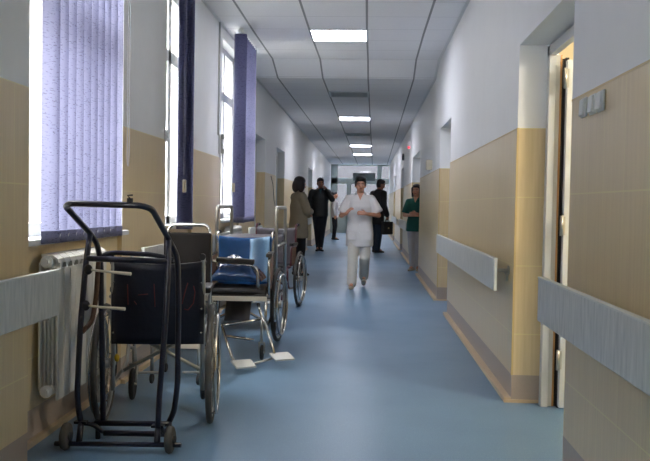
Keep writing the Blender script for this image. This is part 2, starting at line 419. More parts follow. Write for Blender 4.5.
# building outside
mb = MB(); mb.bb((-4.6, -3, -.6), (-4.2, 32, 5.4)); mb.build('wall_outside', M['stucco'], kind='structure')
mb = MB(); mb.bb((-4.6, -3, -.6), (-1.8, 32, -.5)); mb.build('ground', M['asphalt'], kind='structure')
# doors in the recesses -----------------------------------------------------
dn = 0
def door(y0, y1, dx, s, opened=False):
    global dn; dn += 1
    d = bpy.data.objects.new('door_%d' % dn, None); COL.objects.link(d); d['kind'] = 'structure'
    f = MB(); w = .06
    for a, c, lo, hi in ((y0, y0+w, 0, 2.175), (y1-w, y1, 0, 2.175), (y0, y1, 2.115, 2.175)):
        f.bb((dx-.022*s, a, lo), (dx+(.02 if opened else .12)*s, c, hi), bev=.003)
    f.build('door_frame', M['door_white'], d)
    if not opened:
        l = MB(); l.bb((dx+.02*s, y0+w+.004, .008), (dx+.06*s, y1-w-.004, 2.105), bev=.004)
        for zz in ((.2, .9), (1.05, 1.95)): l.bb((dx+.014*s, y0+w+.14, zz[0]), (dx+.021*s, y1-w-.14, zz[1]), bev=.004)
        lf = l.build('door_leaf', M['door_white'], d)
        h = MB(); h.cyl((dx+.02*s, y1-w-.08, 1.02), (dx-.03*s, y1-w-.08, 1.02), .011); h.cyl((dx-.03*s, y1-w-.075, 1.02), (dx-.03*s, y1-w-.2, 1.02), .009)
        h.bb((dx+.012*s, y1-w-.1, .92), (dx+.02*s, y1-w-.06, 1.1)); h.build('door_handle', M['steel'], lf)
    return d
for i, (a, c, x) in enumerate(DW):
    d = door(a, c, x, 1, i == 0)
    if i == 0:      # leaf swung into the ward, hinged on the far jamb
        hx, hy = x+.072, c-.07
        MB().bb((x+.0205, c-.045, .004), (x+.045, c-.0, 2.12)).build('door_jamb', M['plastic_grey'], d)
        l = MB(); l.bb((hx, hy-.045, .012), (hx+.95, hy, 2.08), bev=.004)
        lf = l.build('door_leaf', M['door_white'], d)
        MB().bb((x+.0455, c-.05, .004), (x+.056, c-.03, 2.12)).build('door_edge', M['wood_edge'], d)
        h = MB()
        for zz in (.3, 1.1, 1.97): h.cyl((hx-.012, hy-.052, zz-.06), (hx-.012, hy-.052, zz+.06), .011); h.bb((hx-.012, hy-.05, zz-.055), (hx+.01, hy-.047, zz+.055))
        h.build('hinge', M['steel'], lf)
        MB().bb((hx+.0, hy+.002, .0), (hx+.02, c+.03, 2.10)).build('seal', M['dark'], d)
        MB().bb((x+.057, c-.03, .0), (x+.070, c-.01, 2.10)).build('door_gap', M['dark'], d)  # dark strip standing in for the shade inside the hinge gap
for (a, c, x) in DL: door(a, c, x, -1)
# ward behind the open door
mb = MB(); warm = mat('ward_paint', (226, 214, 184), .7)
x0, x1, y0, y1, z1 = 1.09+.042, 4.0, 1.8, 5.7, 2.7
for q in (((x0, y1, 0), (x1, y1, 0), (x1, y1, z1), (x0, y1, z1)), ((x1, y0, 0), (x1, y1, 0), (x1, y1, z1), (x1, y0, z1)), ((x0, y0, 0), (x1, y0, 0), (x1, y0, z1), (x0, y0, z1)), ((x0, y0, z1), (x1, y0, z1), (x1, y1, z1), (x0, y1, z1)),
          ((x0, y0, 0), (x0, DW[0][0], 0), (x0, DW[0][0], z1), (x0, y0, z1)), ((x0, DW[0][1], 0), (x0, y1, 0), (x0, y1, z1), (x0, DW[0][1], z1)), ((x0, DW[0][0], 2.175), (x0, DW[0][1], 2.175), (x0, DW[0][1], z1), (x0, DW[0][0], z1))): mb.quad(*q)
mb.build('wall_ward', warm, kind='structure', norm=False)
mb = MB(); mb.quad((XRD, y0, .001), (x1, y0, .001), (x1, y1, .001), (XRD, y1, .001)); mb.build('floor_ward', M['floor'], kind='structure')
# glazed partition at the far end ---------------------------------------------
PX0, PX1 = XL, XR+.12
M['part'] = mat('partition_frame', (196, 204, 200), .4)
p = bpy.data.objects.new('door_11', None); COL.objects.link(p); p['kind'] = 'structure'
def PXZ(px, py): q = atY(px, py, YE); return q.x, q.z
f = MB()
def fb(px0, px1, zlo, zhi): 
    a = PXZ(px0, 200)[0]; c = PXZ(px1, 200)[0]; f.bb((a, YE-.04, zlo), (c, YE+.04, zhi))
zt = PXZ(360, 166)[1]; zb = PXZ(360, 178.6)[1]; zh = PXZ(360, 184)[1]
xs0, xs1 = XL, XR+.12
f.bb((xs0, YE-.04, zt), (xs1, YE+.04, H2)); f.bb((xs0, YE-.04, zh), (xs1, YE+.04, zb))
fb(329, 337.2, 0, H2); fb(376.8, 381.2, 0, H2); fb(391.5, 397, 0, H2); fb(346.5, 351, 0, zh)
for a, c in ((337, 347), (381, 392)): fb(a, c, 0, .75)
fb(350, 378, 0, .12)
f.build('door_frame', M['part'], p)
for a, c, lo, hi in ((337.2, 376.8, zb, zt), (381.2, 391.5, zb, zt), (337.2, 346.5, .75, zh), (351, 376.8, .12, zh), (381.2, 391.5, .75, zh)):
    q = MB(); q.bb((PXZ(a, 200)[0], YE-.004, lo), (PXZ(c, 200)[0], YE+.004, hi)); q.build('pane', M['tinted'], p)
mb = MB()
for q in (((XL, YE, 0), (XL, YE+3, 0), (XL, YE+3, H2), (XL, YE, H2)), ((1.03, YE, 0), (1.03, YE+3, 0), (1.03, YE+3, H2), (1.03, YE, H2))): mb.quad(*q)
mb.build('wall_lobby', M['paint'], kind='structure', norm=False)
mb = MB(); mb.quad((XR, YE+.03, 0), (1.03, YE+.03, 0), (1.03, YE+.03, H2), (XR, YE+.03, H2)); mb.build('wall_end', M['paint'], kind='structure', norm=False)
mb = MB(); mb.bb((-9, YE+3, -.06), (9, YE+14, -.02)); mb.build('ground_courtyard', M['asphalt'], kind='structure')
mb = MB(); mb.bb((-9, YE+9, 0), (9, YE+9.4, 5)); mb.build('wall_courtyard', M['stucco'], kind='structure')
a = PXZ(353, 173); c = PXZ(375, 181)
s = thing('sign_panel', 'blank dark grey panel hung in front of the far glazed transom', 'panel', ((a[0]+c[0])/2, YE-.1, a[1]))
MB().bb((a[0], YE-.12, c[1]), (c[0], YE-.09, a[1]), bev=.005).build('board', M['grey_metal'], s, world=True)
for xx in (a[0]+.1, c[0]-.1): MB().bb((xx-.01, YE-.11, a[1]), (xx+.01, YE-.04, a[1]+.03)).build('bracket', M['grey_metal'], s, world=True)
# ceiling lights and vents -------------------------------------------------------
lab = ['nearest lit ceiling light, the largest bright panel above the corridor', 'second lit ceiling light, between the two dark vents',
       'third lit ceiling light, just beyond the farther vent', 'farthest lit ceiling light, smallest panel before the glazed doors']
for i, y0 in enumerate((8.76, 15.94, 23.3, 27.3)):
    z = KD(y0+.3); t = thing('ceiling_light', lab[i], 'ceiling light', (-.325, y0+.27, z), 0, 'fluorescent panels in the tiled ceiling')
    dx_ = max(0, y0-9)*.0085; x0, x1, y1 = -.628-.038+dx_, -.038+dx_, y0+.586; e = .014
    q = MB()
    for lo, hi in (((x0, y0), (x1, y0+e)), ((x0, y1-e), (x1, y1)), ((x0, y0+e), (x0+e, y1-e)), ((x1-e, y0+e), (x1, y1-e))): q.bb((*lo, z-.012), (*hi, z-.001))
    q.build('frame', M['plastic_white'], t, world=True)
    MB().bb((x0+e, y0+e, z-.010), (x1-e, y1-e, z-.002)).build('diffuser', M['tube_light'], t, world=True)
M['vent'] = mat('vent_grey', (200, 206, 208), .5); M['vent_dark'] = mat('vent_shadow_grey', (140, 146, 149), .6)
for i, y0 in enumerate((12.38, 19.6)):
    z = H2; t = thing('ceiling_vent', ['dark ceiling vent grille between the first and second lights', 'farther dark ceiling vent, between the second and third lights'][i], 'vent', (-.325, y0+.27, z), 0, 'vent grilles in the ceiling')
    dx_ = max(0, y0-9)*.0085; x0, x1, y1 = -.666+dx_, -.038+dx_, y0+.586
    q = MB()
    for lo, hi in (((x0, y0), (x1, y0+.03)), ((x0, y1-.03), (x1, y1)), ((x0, y0), (x0+.03, y1)), ((x1-.03, y0), (x1, y1))): q.bb((*lo, z-.014), (*hi, z-.001))
    q.build('frame', M['vent'], t, world=True)
    MB().bb((x0+.03, y0+.03, z-.004), (x1-.03, y1-.03, z-.001)).build('backing', M['vent_dark'], t, world=True)
    n = 9 if i == 0 else 6
    for k in range(n):
        yy = y0+.05+(.485)*k/(n-1); q = MB(); q.box(((x0+x1)/2, yy, z-.009), (x1-x0-.06, .03, .003), rx=.5); q.build('slat', M['vent'], t, world=True)
# handrail boards ---------------------------------------------------------------------
def rail(y0, y1, Xw, s, label, xf=None):
    """s=+1 right wall"""
    off, zr = (.118, .683) if s > 0 else (.13, .69); t = thing('handrail', label, 'handrail', (Xw-s*off, (y0+y1)/2, .0), 0, 'grey laminate handrail boards along the corridor')
    xo = Xw-s*off
    MB().bb((xo, y0, zr), (xo+s*.022, y1, zr+.2), bev=.006).build('board', M['lam'], t, world=True)
    MB().bb((xo-s*.001, y0, zr+.196), (xo+s*.026, y1, zr+.204), bev=.002).build('top_edge', M['lam_edge'], t, world=True)
    n = max(2, int((y1-y0)/1.1)+1)
    for k in range(n):
        yy = y0+.14+(y1-y0-.28)*k/(n-1); q = MB()
        q.cyl((xo+s*.02, yy, zr+.12), (Xw-s*.004, yy, zr+.12), .011, 10); q.tube([(xo+s*.03, yy, zr+.12), (Xw-s*.03, yy, zr+.12), (Xw-s*.012, yy, zr+.09), (Xw-s*.012, yy, zr+.05)], .008, 8)
        q.cyl((Xw-s*.008, yy, zr+.12), (Xw-s*.0005, yy, zr+.12), .03, 14)
        q.build('bracket', M['steel'], t, world=True)
rail(1.2, 3.72, XR, 1, 'long grey handrail board in the right foreground beside the open door')
rail(5.0, 9.15, XR, 1, 'grey handrail board on the right wall just past the open door')
rail(16.7, 20.2, XR, 1, 'grey handrail board on the right wall behind the woman in green')
rail(22.1, 26.2, XR, 1, 'farthest grey handrail board on the right wall')
rail(1.2, 3.47, XP, -1, 'grey handrail board on the left edge in front of the radiator')
rail(5.23, 6.2, XL, -1, 'short grey handrail board between the first and second windows, behind the trolley')
rail(7.3, 8.6, XL, -1, 'grey handrail board between the second and third windows')
rail(10.0, 11.2, XL, -1, 'short grey handrail board past the third window, behind the tall chrome frame')
rail(15.4, 21.2, XL, -1, 'grey handrail board on the left wall between the beige coat and the man in black')
def atX(px, py, X): d = ray(px, py); return V((0, 0, EYE)) + d*(X/d.x)
# ------------------------------------------------------------------ radiators
def radiator(y0, n, X, label, pitch=.081):
    t = thing('radiator', label, 'radiator', (X+.05, y0+n*pitch/2, .25), 0, 'white sectional radiators under the windows')
    zb, zt = .215, .943; xb, xf = X, X+.10
    proto = None
    for k in range(n):
        if proto is None:
            q = MB(); w = pitch*.94
            q.bb((xf-.012, -w/2, zb+.0), (xf, w/2, zt-.075), bev=.004)                 # flat front
            q.bb((xb, -w/2, zb+.05), (xb+.012, w/2, zt-.05), bev=.003)                  # back plate
            q.bb((xb+.01, -.006, zb+.03), (xf-.01, .006, zt-.03))                       # web
            for xx in (.03, .05, .07): q.bb((xb+xx, -w/2+.006, zb+.07), (xb+xx+.004, w/2-.006, zt-.07))
            q.tube([(xb+.045, -pitch/2, zt-.045), (xb+.045, pitch/2, zt-.045)], .028, 14); q.tube([(xb+.045, -pitch/2, zb+.045), (xb+.045, pitch/2, zb+.045)], .028, 14)
            q.prism([(xf-.03, -w/2, zt-.012), (xf-.004, -w/2, zt-.03), (xf, -w/2, zt-.05), (xf-.012, -w/2, zt-.05), (xf-.014, -w/2, zt-.036), (xf-.034, -w/2, zt-.022)], (0, w, 0))
            q.bb((xb+.012, -w/2, zt-.022), (xf-.03, w/2, zt-.008), bev=.003)
            q.bb((xf-.014, -.012, zt-.09), (xf-.002, .012, zt-.04)); q.box((xf-.008, .02, zt-.062), (.008, .05, .008), rx=.7)
            o = q.build('section', M['radiator'], t); proto = o
        else:
            o = proto.copy(); COL.objects.link(o); o.parent = t
        o.location = (-(X+.05), -(n*pitch/2)+pitch*(k+.5), -.25)
    for zz in (zt-.045, zb+.045):
        q = MB(); q.cyl((xb+.045, y0-.012, zz), (xb+.045, y0+.003, zz), .030, 18); q.cyl((xb+.045, y0-.026, zz), (xb+.045, y0-.01, zz), .017, 6); q.build('plug', M['plastic_white'], t, world=True)
    q = MB(); q.tube([(xb+.045, y0+n*pitch, zb+.045), (xb+.045, y0+n*pitch+.06, zb+.045), (xb+.04, y0+n*pitch+.06, .012)], .012, 10, fil=.02); q.build('pipe', M['radiator'], t, world=True)
    for yy in (y0+.1, y0+n*pitch-.1):
        q = MB(); q.bb((XN+.001, yy-.012, zt-.11), (xb+.02, yy+.012, zt-.085)); q.build('bracket', M['radiator'], t, world=True)
radiator(3.82, 9, -1.60, 'white sectional radiator under the nearest window beside the dark trolley')
radiator(8.85, 9, -1.60, 'radiator under the third window, behind the tall chrome frame')
# ------------------------------------------------------------------ vertical blinds
def blind(label, spots, ztop, zbot, rail_a, rail_b, cord, w=.132):
    """spots: (x,y,angle) slat centres; angle 0 = in the plane of the wall"""
    c0 = spots[0]; t = thing('vertical_blind', label, 'blind', (c0[0], c0[1], zbot), 0, 'violet vertical louvre blinds at the windows')
    q = MB(); a, c = V(rail_a), V(rail_b); q.box((a+c)/2, (.04, (c-a).length, .03), rz=math.atan2(-(c-a).x, (c-a).y), bev=.004); q.build('headrail', M['plastic_white'], t, world=True)
    for k in (.08, .92):
        p = a.lerp(c, k); q = MB(); q.bb((p.x-.02, p.y-.012, p.z+.01), (p.x+.02, p.y+.012, H1 if p.y < 10.5 else KD(p.y))); q.build('bracket', M['plastic_white'], t, world=True)
    for i, (x, y, an) in enumerate(spots):
        d = V((sin(an), cos(an), 0)); nrm = V((cos(an), -sin(an), 0)); p = V((x, y, 0))
        bow = .010
        q = MB(); q.grid(lambda u, v: p+d*(u-.5)*w+nrm*bow*(1-(2*u-1)**2)+V((0, 0, zbot+.06+(ztop-.02-zbot-.06)*v)), 6, 1)
        s = q.build('slat', M['blind'], t, world=True)
        q = MB(); q.grid(lambda u, v: p+d*(u-.5)*w+nrm*bow*(1-(2*u-1)**2)+V((0, 0, zbot+.06*v)), 6, 1, thick=.004)
        q.build('weight_sleeve', M['blind_weight'], s, world=False) if False else None
        o = q.build('weight_sleeve', M['blind_weight'], None); o.parent = s; o.location = -V(t.location)
        if i+1 < len(spots):
            x2, y2, a2 = spots[i+1]; e0 = p+nrm*.012+V((0, 0, zbot+.045)); e1 = V((x2, y2, 0))+nrm*.012+V((0, 0, zbot+.045))
            if (e1-e0).length > .05:
                q = MB(); q.tube([e0.lerp(e1, k/8)-V((0, 0, .04*(1-(2*k/8-1)**2))) for k in range(9)], .0022, 5); q.build('chain', M['plastic_white'], t, world=True)
    for (cx, cy, z0, z1, wz) in cord:
        q = MB(); pts = [(cx, cy, ztop), (cx, cy, z0+.05), (cx+.002, cy+.006, z0), (cx+.004, cy+.016, z0), (cx+.006, cy+.022, z0+.05), (cx+.006, cy+.022, ztop)]
        q.tube(pts, .0017, 5, fil=.03); q.build('cord', M['blind_cord'], t, world=True)
        if wz: MB().bb((cx-.004, cy-.014, wz-.05), (cx+.026, cy+.006, wz+.05), bev=.005).build('cord_weight', M['cream'], t, world=True)
    return t
ZT = 3.06; S_ = 1.05
sp = [(-1.455*S_, (3.545+.06+.1045*k)*S_, R(17) if k < 8 else R(22)) for k in range(10)]
blind('wide violet vertical blind drawn closed across the nearest window', sp, ZT, .99, (-1.455*S_, 3.50*S_, ZT), (-1.455*S_, 4.72*S_, ZT), [(-1.43*S_, 4.69*S_, 1.42, 0, 0)])
sp = [((-1.412+.0005*k)*S_, (6.10+.004*k)*S_, R(90)) for k in range(10)]
blind('dark violet vertical blind pushed together beside the second window', sp, ZT, .982, (-1.40*S_, 5.98*S_, ZT), (-1.40*S_, 6.9*S_, ZT), [(-1.405*S_, 6.035*S_, 1.42, 0, 1.33)], .118)
sp = [((-1.345)*S_, (8.28+(.02*k if k < 3 else .06+.11*(k-2)))*S_, R(90 if k < 3 else 45)) for k in range(10)]
blind('violet vertical blind with open slats at the third window', sp, ZT, .988, (-1.34*S_, 8.22*S_, ZT), (-1.33*S_, 9.36*S_, ZT), [(-1.40*S_, 8.24*S_, 1.5, 0, 1.37)])
# ------------------------------------------------------------------ dark tubular trolley
t = thing('hand_trolley', 'dark navy tubular hand trolley on two wheels in the left foreground', 'trolley', (-1.18, 3.74, 0))
def PP(*l): return [atY(*p) for p in l]
NP = M['navy_paint']
MB().tube(PP((103, 422, 3.95), (103, 405, 3.96), (101, 300, 3.96), (101, 263, 3.96), (97, 243, 3.95), (90, 233, 3.91), (65, 206, 3.62), (70, 203.5, 3.58), (141, 205.5, 3.58), (152, 209, 3.62), (168, 238, 3.92), (177.5, 256, 3.96), (178.5, 300, 3.96), (177.5, 385, 3.96), (174, 412, 3.96), (168, 424, 3.95)), .0145, 10, fil=.05).build('handle_frame', NP, t, world=True)
for pts in (((81, 424, 3.82), (77, 400, 3.82), (80, 330, 3.84), (86, 262, 3.87), (90, 234, 3.90)), ((158, 428, 3.80), (159, 400, 3.82), (165, 330, 3.84), (168.5, 262, 3.88), (168.5, 240, 3.91))):
    MB().tube(PP(*pts), .0145, 10, fil=.12).build('upright', NP, t, world=True)
MB().tube(PP((87, 258.5, 3.87), (168, 261.5, 3.88)), .0145, 10).build('crossbar', NP, t, world=True)
MB().tube(PP((101, 258, 3.96), (106, 254, 3.97), (115, 252.6, 3.97), (150, 254.5, 3.97), (162, 256.5, 3.97), (174, 260, 3.96)), .0125, 10, fil=.04).build('crossbar', NP, t, world=True)
b = MB().tube(PP((98.5, 261, 3.94), (96, 300, 3.93), (92, 322, 3.90), (82, 332, 3.845)), .0125, 10, fil=.06).build('side_brace', M['rust'], t, world=True); b['label'] = 'worn brown side brace'
for (x0, y0, x1, y1) in ((88, 269.5, 131, 274), (85.5, 305.5, 125, 309)):
    q = MB(); q.tube(PP((x0+1, y0, 3.855), (x0+14, y0+1.6, 3.83), (x1, y1, 3.81)), [.006, .006, .0085], 8); rd = q.build('hook_rod', M['cream'], t, world=True); rd['label'] = 'cream hook rod'
    MB().ell(atY(x0, y0, 3.855), (.022, .022, .026), 14, 10).build('clamp', M['dark'], rd, world=False)
    rd.children[0].location = -V(t.location)
MB().tube(PP((95, 423, 3.94), (170, 424, 3.94)), .0145, 10).build('base_bar', NP, t, world=True)
MB().tube(PP((104, 433, 3.86), (165, 434, 3.86)), .0145, 10).build('base_bar', NP, t, world=True)
MB().tube(PP((55, 443.5, 3.74), (181, 445, 3.74)), .0125, 10).build('axle', NP, t, world=True)
for s in ((81, 422, 79, 443, 104, 433, 93), (158, 426, 157, 444, 165, 434, 170)):
    q = MB(); q.tube(PP((s[0], s[1], 3.82), (s[2], s[3], 3.74)), .015, 10)
    q.tube(PP((s[0], s[1]+1, 3.82), ((s[0]*.5+s[4]*.5), s[1]+2, 3.83), (s[4], s[5], 3.86), (s[6], 423.5, 3.94)), .011, 8, fil=.03)
    p = atY(s[0], s[1], 3.82); q.box(p, (.06, .035, .012)); q.build('side_rail', NP, t, world=True)
for px in (66, 170):
    p = atY(px, 443.5, 3.74); r = .0665; p.z = r+.0005; q = MB()
    q.torus(p, (1, 0, 0), r-.017, .017, 30, 8); q.cyl(p-V((.016, 0, 0)), p+V((.016, 0, 0)), r-.02, 24); w = q.build('wheel', M['tire'], t, world=True)
    q = MB(); q.cyl(p-V((.026, 0, 0)), p+V((.026, 0, 0)), .02, 14); h = q.build('hub', M['dark'], None); h.parent = w; h.location = -V(t.location)
for px in (98, 169):
    p = atY(px, 424, 3.94); MB().cyl((p.x, p.y, .0), (p.x, p.y, p.z), .013, 10).build('foot', M['dark'], t, world=True)
q = MB(); p = atY(130, 203, 3.58); q.box(p+V((0, 0, .012)), (.022, .02, .02)); q.tube([p+V((0, 0, .02)), p+V((-.012, 0, .034)), p+V((.012, 0, .036))], .004, 6); q.build('clip', M['dark'], t, world=True)
# ------------------------------------------------------------------ wheelchairs
def wheelchair(label, loc, yaw, frame, backm, seatm, z0=.46, z1=.90, L=.46, k=1.06, arm=.72, foot=True, front_seat=None, casterx=.2, guard=None, seat0=.02, caster_r=.09, grip=.09, wx=.285, toe=0):
    t = thing('wheelchair', label, 'wheelchair', loc, yaw, 'wheelchairs parked along the left wall')
    def sub(o, par): o.parent = par; return o
    first = {}
    for s in (-1, 1):
        q = MB(); q.torus((0, 0, 0), (1, 0, 0), .290*k, .0155*k, 48, 8); w = q.build('wheel', M['tire'], t); w.rotation_euler = (0, 0, toe); w.location = (s*wx*k, 0, .3055*k)
        q = MB(); q.torus((0, 0, 0), (1, 0, 0), .270*k, .010*k, 48, 8); q.build('rim', M['steel'], w)
        q = MB(); q.torus((s*.031, 0, 0), (1, 0, 0), .250*k, .0085*k, 48, 8)
        for i in range(6):
            a = i*pi/3; q.tube([(s*.031, cos(a)*.25*k, sin(a)*.25*k), (s*.004, cos(a)*.268*k, sin(a)*.268*k)], .004, 6)
        q.build('hand_rim', M['chrome'], w)
        q = MB(); q.cyl((-.03, 0, 0), (.03, 0, 0), .026*k, 16); q.cyl((-s*.06, 0, 0), (-s*.03, 0, 0), .012); q.build('hub', M['steel'], w)
        for i in range(20):
            a = 2*pi*i/20
            if 'spoke' not in first:
                q = MB(); q.tube([(0, .02, 0), (0, .266*k, 0)], .0017, 4); o = q.build('spoke', M['chrome'], w); first['spoke'] = o
            else: o = first['spoke'].copy(); COL.objects.link(o); o.parent = w
            o.rotation_euler = (a, 0, (.05 if i % 2 else -.05))
    x = .225*k
    for s in (-1, 1):
        q = MB()
        q.tube([(s*x, -.02, .17*k), (s*x, -.03, .60*k), (s*x, -.05, z1+.015), (s*x, -.065, z1+.028), (s*x, -.11, z1+.03)], .0125, 10, fil=.03)
        q.tube([(s*x, -.02, .20*k), (s*x, L*.8, .22*k), (s*x, L, .30*k), (s*x, L, .45*k)], .0115, 10, fil=.06)
        q.tube([(s*x, -.03, .46*k), (s*x, L, .46*k)], .0115, 10)
        a0 = max(.28, L-.16) if L < .6 else L-.12
        q.tube([(s*(x+.012), a0, .46*k), (s*(x+.012), a0, arm-.03), (s*(x+.012), -.035, arm-.03)], .0105, 10, fil=.06)
        q.cyl((s*x, 0, .3055*k), (s*(x+.05), 0, .3055*k), .014)
        q.tube([(s*x, -.02, .30*k), (s*x, 0, .3055*k)], .012)
        q.build('side_frame', frame, t)
        g = MB(); g.tube([(s*x, -.105, z1+.03), (s*x, -.105-grip, z1+.028)], [.016, .0175], 12); g.build('grip', M['dark'], t)
        q = MB(); q.bb((s*(x+.012)-.024, a0-.30, arm-.02), (s*(x+.012)+.024, a0-.01, arm+.012), bev=.008); q.build('armrest', M['black'], t)
        if guard: 
            q = MB(); q.bb((s*(x+.01)-.003, .0, .475*k), (s*(x+.01)+.003, a0-.01, arm-.045)); q.build('side_guard', guard, t)
        cx = s*casterx*k; cr = caster_r*k; cy = L+.02
        q = MB(); q.torus((cx, cy-.03, cr), (1, 0, 0), cr-.014, .014, 28, 8); q.cyl((cx-.010, cy-.03, cr), (cx+.010, cy-.03, cr), cr-.016, 20); w = q.build('caster', M['dark'], t)
        q = MB()
        for e in (-1, 1): q.tube([(cx+e*.02, cy-.03, cr), (cx+e*.02, cy-.005, cr*2+.02)], .006, 8)
        q.box((cx, cy-.005, cr*2+.022), (.05, .03, .008)); q.tube([(cx, cy, cr*2+.02), (cx, cy, .30*k)], .010, 8); q.tube([(cx, cy, .29*k), (s*x, cy-.02, .30*k)], .010, 8); q.cyl((cx-.024, cy-.03, cr), (cx+.024, cy-.03, cr), .008)
        q.build('fork', M['steel'], w)
        if foot:
            q = MB(); q.tube([(s*x, L, .44*k), (s*x*.97, L+.09, .40*k), (s*x*.9, L+.19, .13)], .010, 8, fil=.04); f = q.build('footrest', frame, t)
            q = MB(); q.box((s*x*.9-s*.07, L+.22, .115), (.15, .11, .012), rx=-.25, bev=.003); q.build('footplate', M['plastic_grey'], f)
    for s in (-1, 1):
        q = MB(); q.tube([(-s*x, (L+.0)*.5+s*.012, .21*k), (s*x, (L+.0)*.5+s*.012, .45*k)], .011, 8); q.build('cross_brace', frame, t)
    # back and seat upholstery
    q = MB(); q.grid(lambda u, v: V(((u-.5)*2*(x+.02*(1 if v > .93 else .35)), -.038-.014*v-.035*(1-(2*u-1)**2)*(.4+.6*v), z0+(z1-z0)*v-.018*(1-(2*u-1)**2)*v)), 14, 12, thick=.018)
    bk = q.build('backrest', backm, t)
    fs = L if front_seat is None else front_seat
    q = MB(); q.grid(lambda u, v: V(((u-.5)*2*(x-.004), seat0+(fs-seat0)*v, .485*k-.018*(1-(2*u-1)**2))), 12, 8, thick=.03)
    q.build('seat', seatm, t)
    return t, bk
def W2L(t, p): return world_of(t).inverted() @ V(p)
# nearest chair, seen from behind
c1, bk = wheelchair('nearest navy wheelchair seen from behind, with faded red painted characters on its back', (-1.119, 4.272, 0), R(8), M['steel'], M['navy_vinyl'], M['navy_vinyl'], z0=.435, z1=.885, L=.52, k=1.06, grip=.035, wx=.27)
def stroke(pts, r):
    c = []
    for (px, py) in pts:
        # on the back of the chair: march the view ray to the upholstery surface
        lo, hi = 3.9, 4.4
        for _ in range(40):
            y = (lo+hi)/2; l = W2L(c1, atY(px, py, y)); u = l.x/(2*.2385)+.5; v = (l.z-.435)/.45
            ys = -.038-.014*v-.035*(1-(2*u-1)**2)*(.4+.6*v)-.019
            if l.y < ys: lo = y
            else: hi = y
        c.append(atY(px, py, lo))
    q = MB(); q.tube(c, r, 6); o = q.build('painted_mark', M['red_paint'], None); o.parent = bk; o.matrix_parent_inverse = world_of(c1).inverted(); o['label'] = 'faded red painted stroke'
for pts in (((127.6, 284.5), (128, 305)), ((154, 284), (155, 307)), ((134, 301), (136.5, 304.5)), ((138, 295), (148, 294)), ((167.6, 297), (167.4, 309)), ((187.8, 283), (185, 292), (182, 304)), ((193.6, 286), (195, 292), (193.5, 303), (188, 310), (184, 309))):
    stroke(pts, .0024)
for zz in (.50, .63, .77):
    for s in (-1, 1): MB().ell((s*.232, -.068, zz), (.006, .004, .006), 10, 6).build('stud', M['chrome'], bk)
q = MB(); q.ell((-.215, -.04, .36), (.014, .012, .022), 12, 8); q.build('reflector', M['yellow'], c1)
# blue wheelchair facing the camera
c2, bk2 = wheelchair('chrome wheelchair facing the camera with blue plastic back and black seat', (-1.06, 6.91, 0), R(184), M['chrome'], M['blue'], M['black'], z0=.47, z1=.915, L=.86, k=1.06, arm=.80, foot=False, casterx=.2, guard=M['panel_brown'], seat0=.06, caster_r=.055, toe=-R(8))
q = MB(); q.grid(lambda u, v: W2L(c2, V((-1.01+.175*u, 6.90-.03*sin(u*7)-.02*sin(v*5+u*3), .52+.37*v+.03*u*v))), 10, 10, thick=.008); fo = q.build('wrap_fold', M['blue_pale'], None); fo.parent = bk2; fo['label'] = 'pale blue plastic fold'  # pale colour painted in for the bright reflection on the blue back
q = MB(); q.bb((-.245, .84, .455), (.245, .885, .49), bev=.004); q.build('seat_board', M['board'], c2)
q = MB(); q.grid(lambda u, v: V(((u-.5)*.46, .5+.36*v, .53+.02*sin(pi*v)+.012*sin(pi*u))), 10, 8, thick=.035); q.build('cushion', M['grey_vinyl'] if False else M['black'], c2)
q = MB(); q.tube(PP((206, 260.5, 6.1), (250, 264.5, 6.08), (257.5, 270, 6.08), (258.5, 301, 6.1)), .012, 10, fil=.05); q.tube(PP((206, 258, 6.1), (206, 303, 6.1)), .012, 10); fb_ = q.build('front_bar', M['chrome'], c2, world=True)
a, c = atY(217, 259.5, 6.1), atY(254, 262.3, 6.08); q = MB(); q.box((a+c)/2, ((c-a).length, .05, .042), ry=math.atan2(a.z-c.z, c.x-a.x), bev=.01); pb = q.build('arm_pad', M['black'], None); pb.parent = fb_; pb.matrix_parent_inverse = world_of(c2).inverted()
for pts in (((207, 328, 6.1), (222.5, 325.5, 6.09), (262, 319, 6.09)), ((226, 336, 6.2), (254, 340, 6.2))):
    MB().tube(PP(*pts), .011, 8).build('front_rail', M['chrome'], c2, world=True)
for pts, pl, rz in ((((222, 325, 6.08), (227, 342, 5.9), (234, 363, 5.66)), (243.5, 364, 5.62), .5), (((258, 303, 6.08), (262, 318, 6.06), (266, 325, 6.02), (274.5, 354, 5.82)), (282, 356.5, 5.80), .5)):
    f = MB().tube(PP(*pts), .0105, 8, fil=.06).build('footrest', M['chrome'], c2, world=True)
    p = atY(*pl); q = MB(); q.box(p, (.15, .13, .014), rz=rz, rx=.22, bev=.003); o = q.build('footplate', M['plastic_grey'], None); o.parent = f; o.matrix_parent_inverse = world_of(c2).inverted()
MB().tube(PP((252, 364.5, 5.70), (273, 358, 5.80)), .009, 8).build('foot_bar', M['steel'], c2, world=True)
for s in (-1, 1): MB().tube([(s*.2385, .86, .27), (s*.2385, .87, .33), (s*.2385, .87, .47)], .011, 8).build('front_post', M['chrome'], c2)
q = MB(); q.grid(lambda u, v: W2L(c2, V((-1.12+.2*u, 6.28+.12*v, .27+.17*v))), 4, 4, thick=.012); q.build('calf_strap', M['grey_vinyl'], c2)
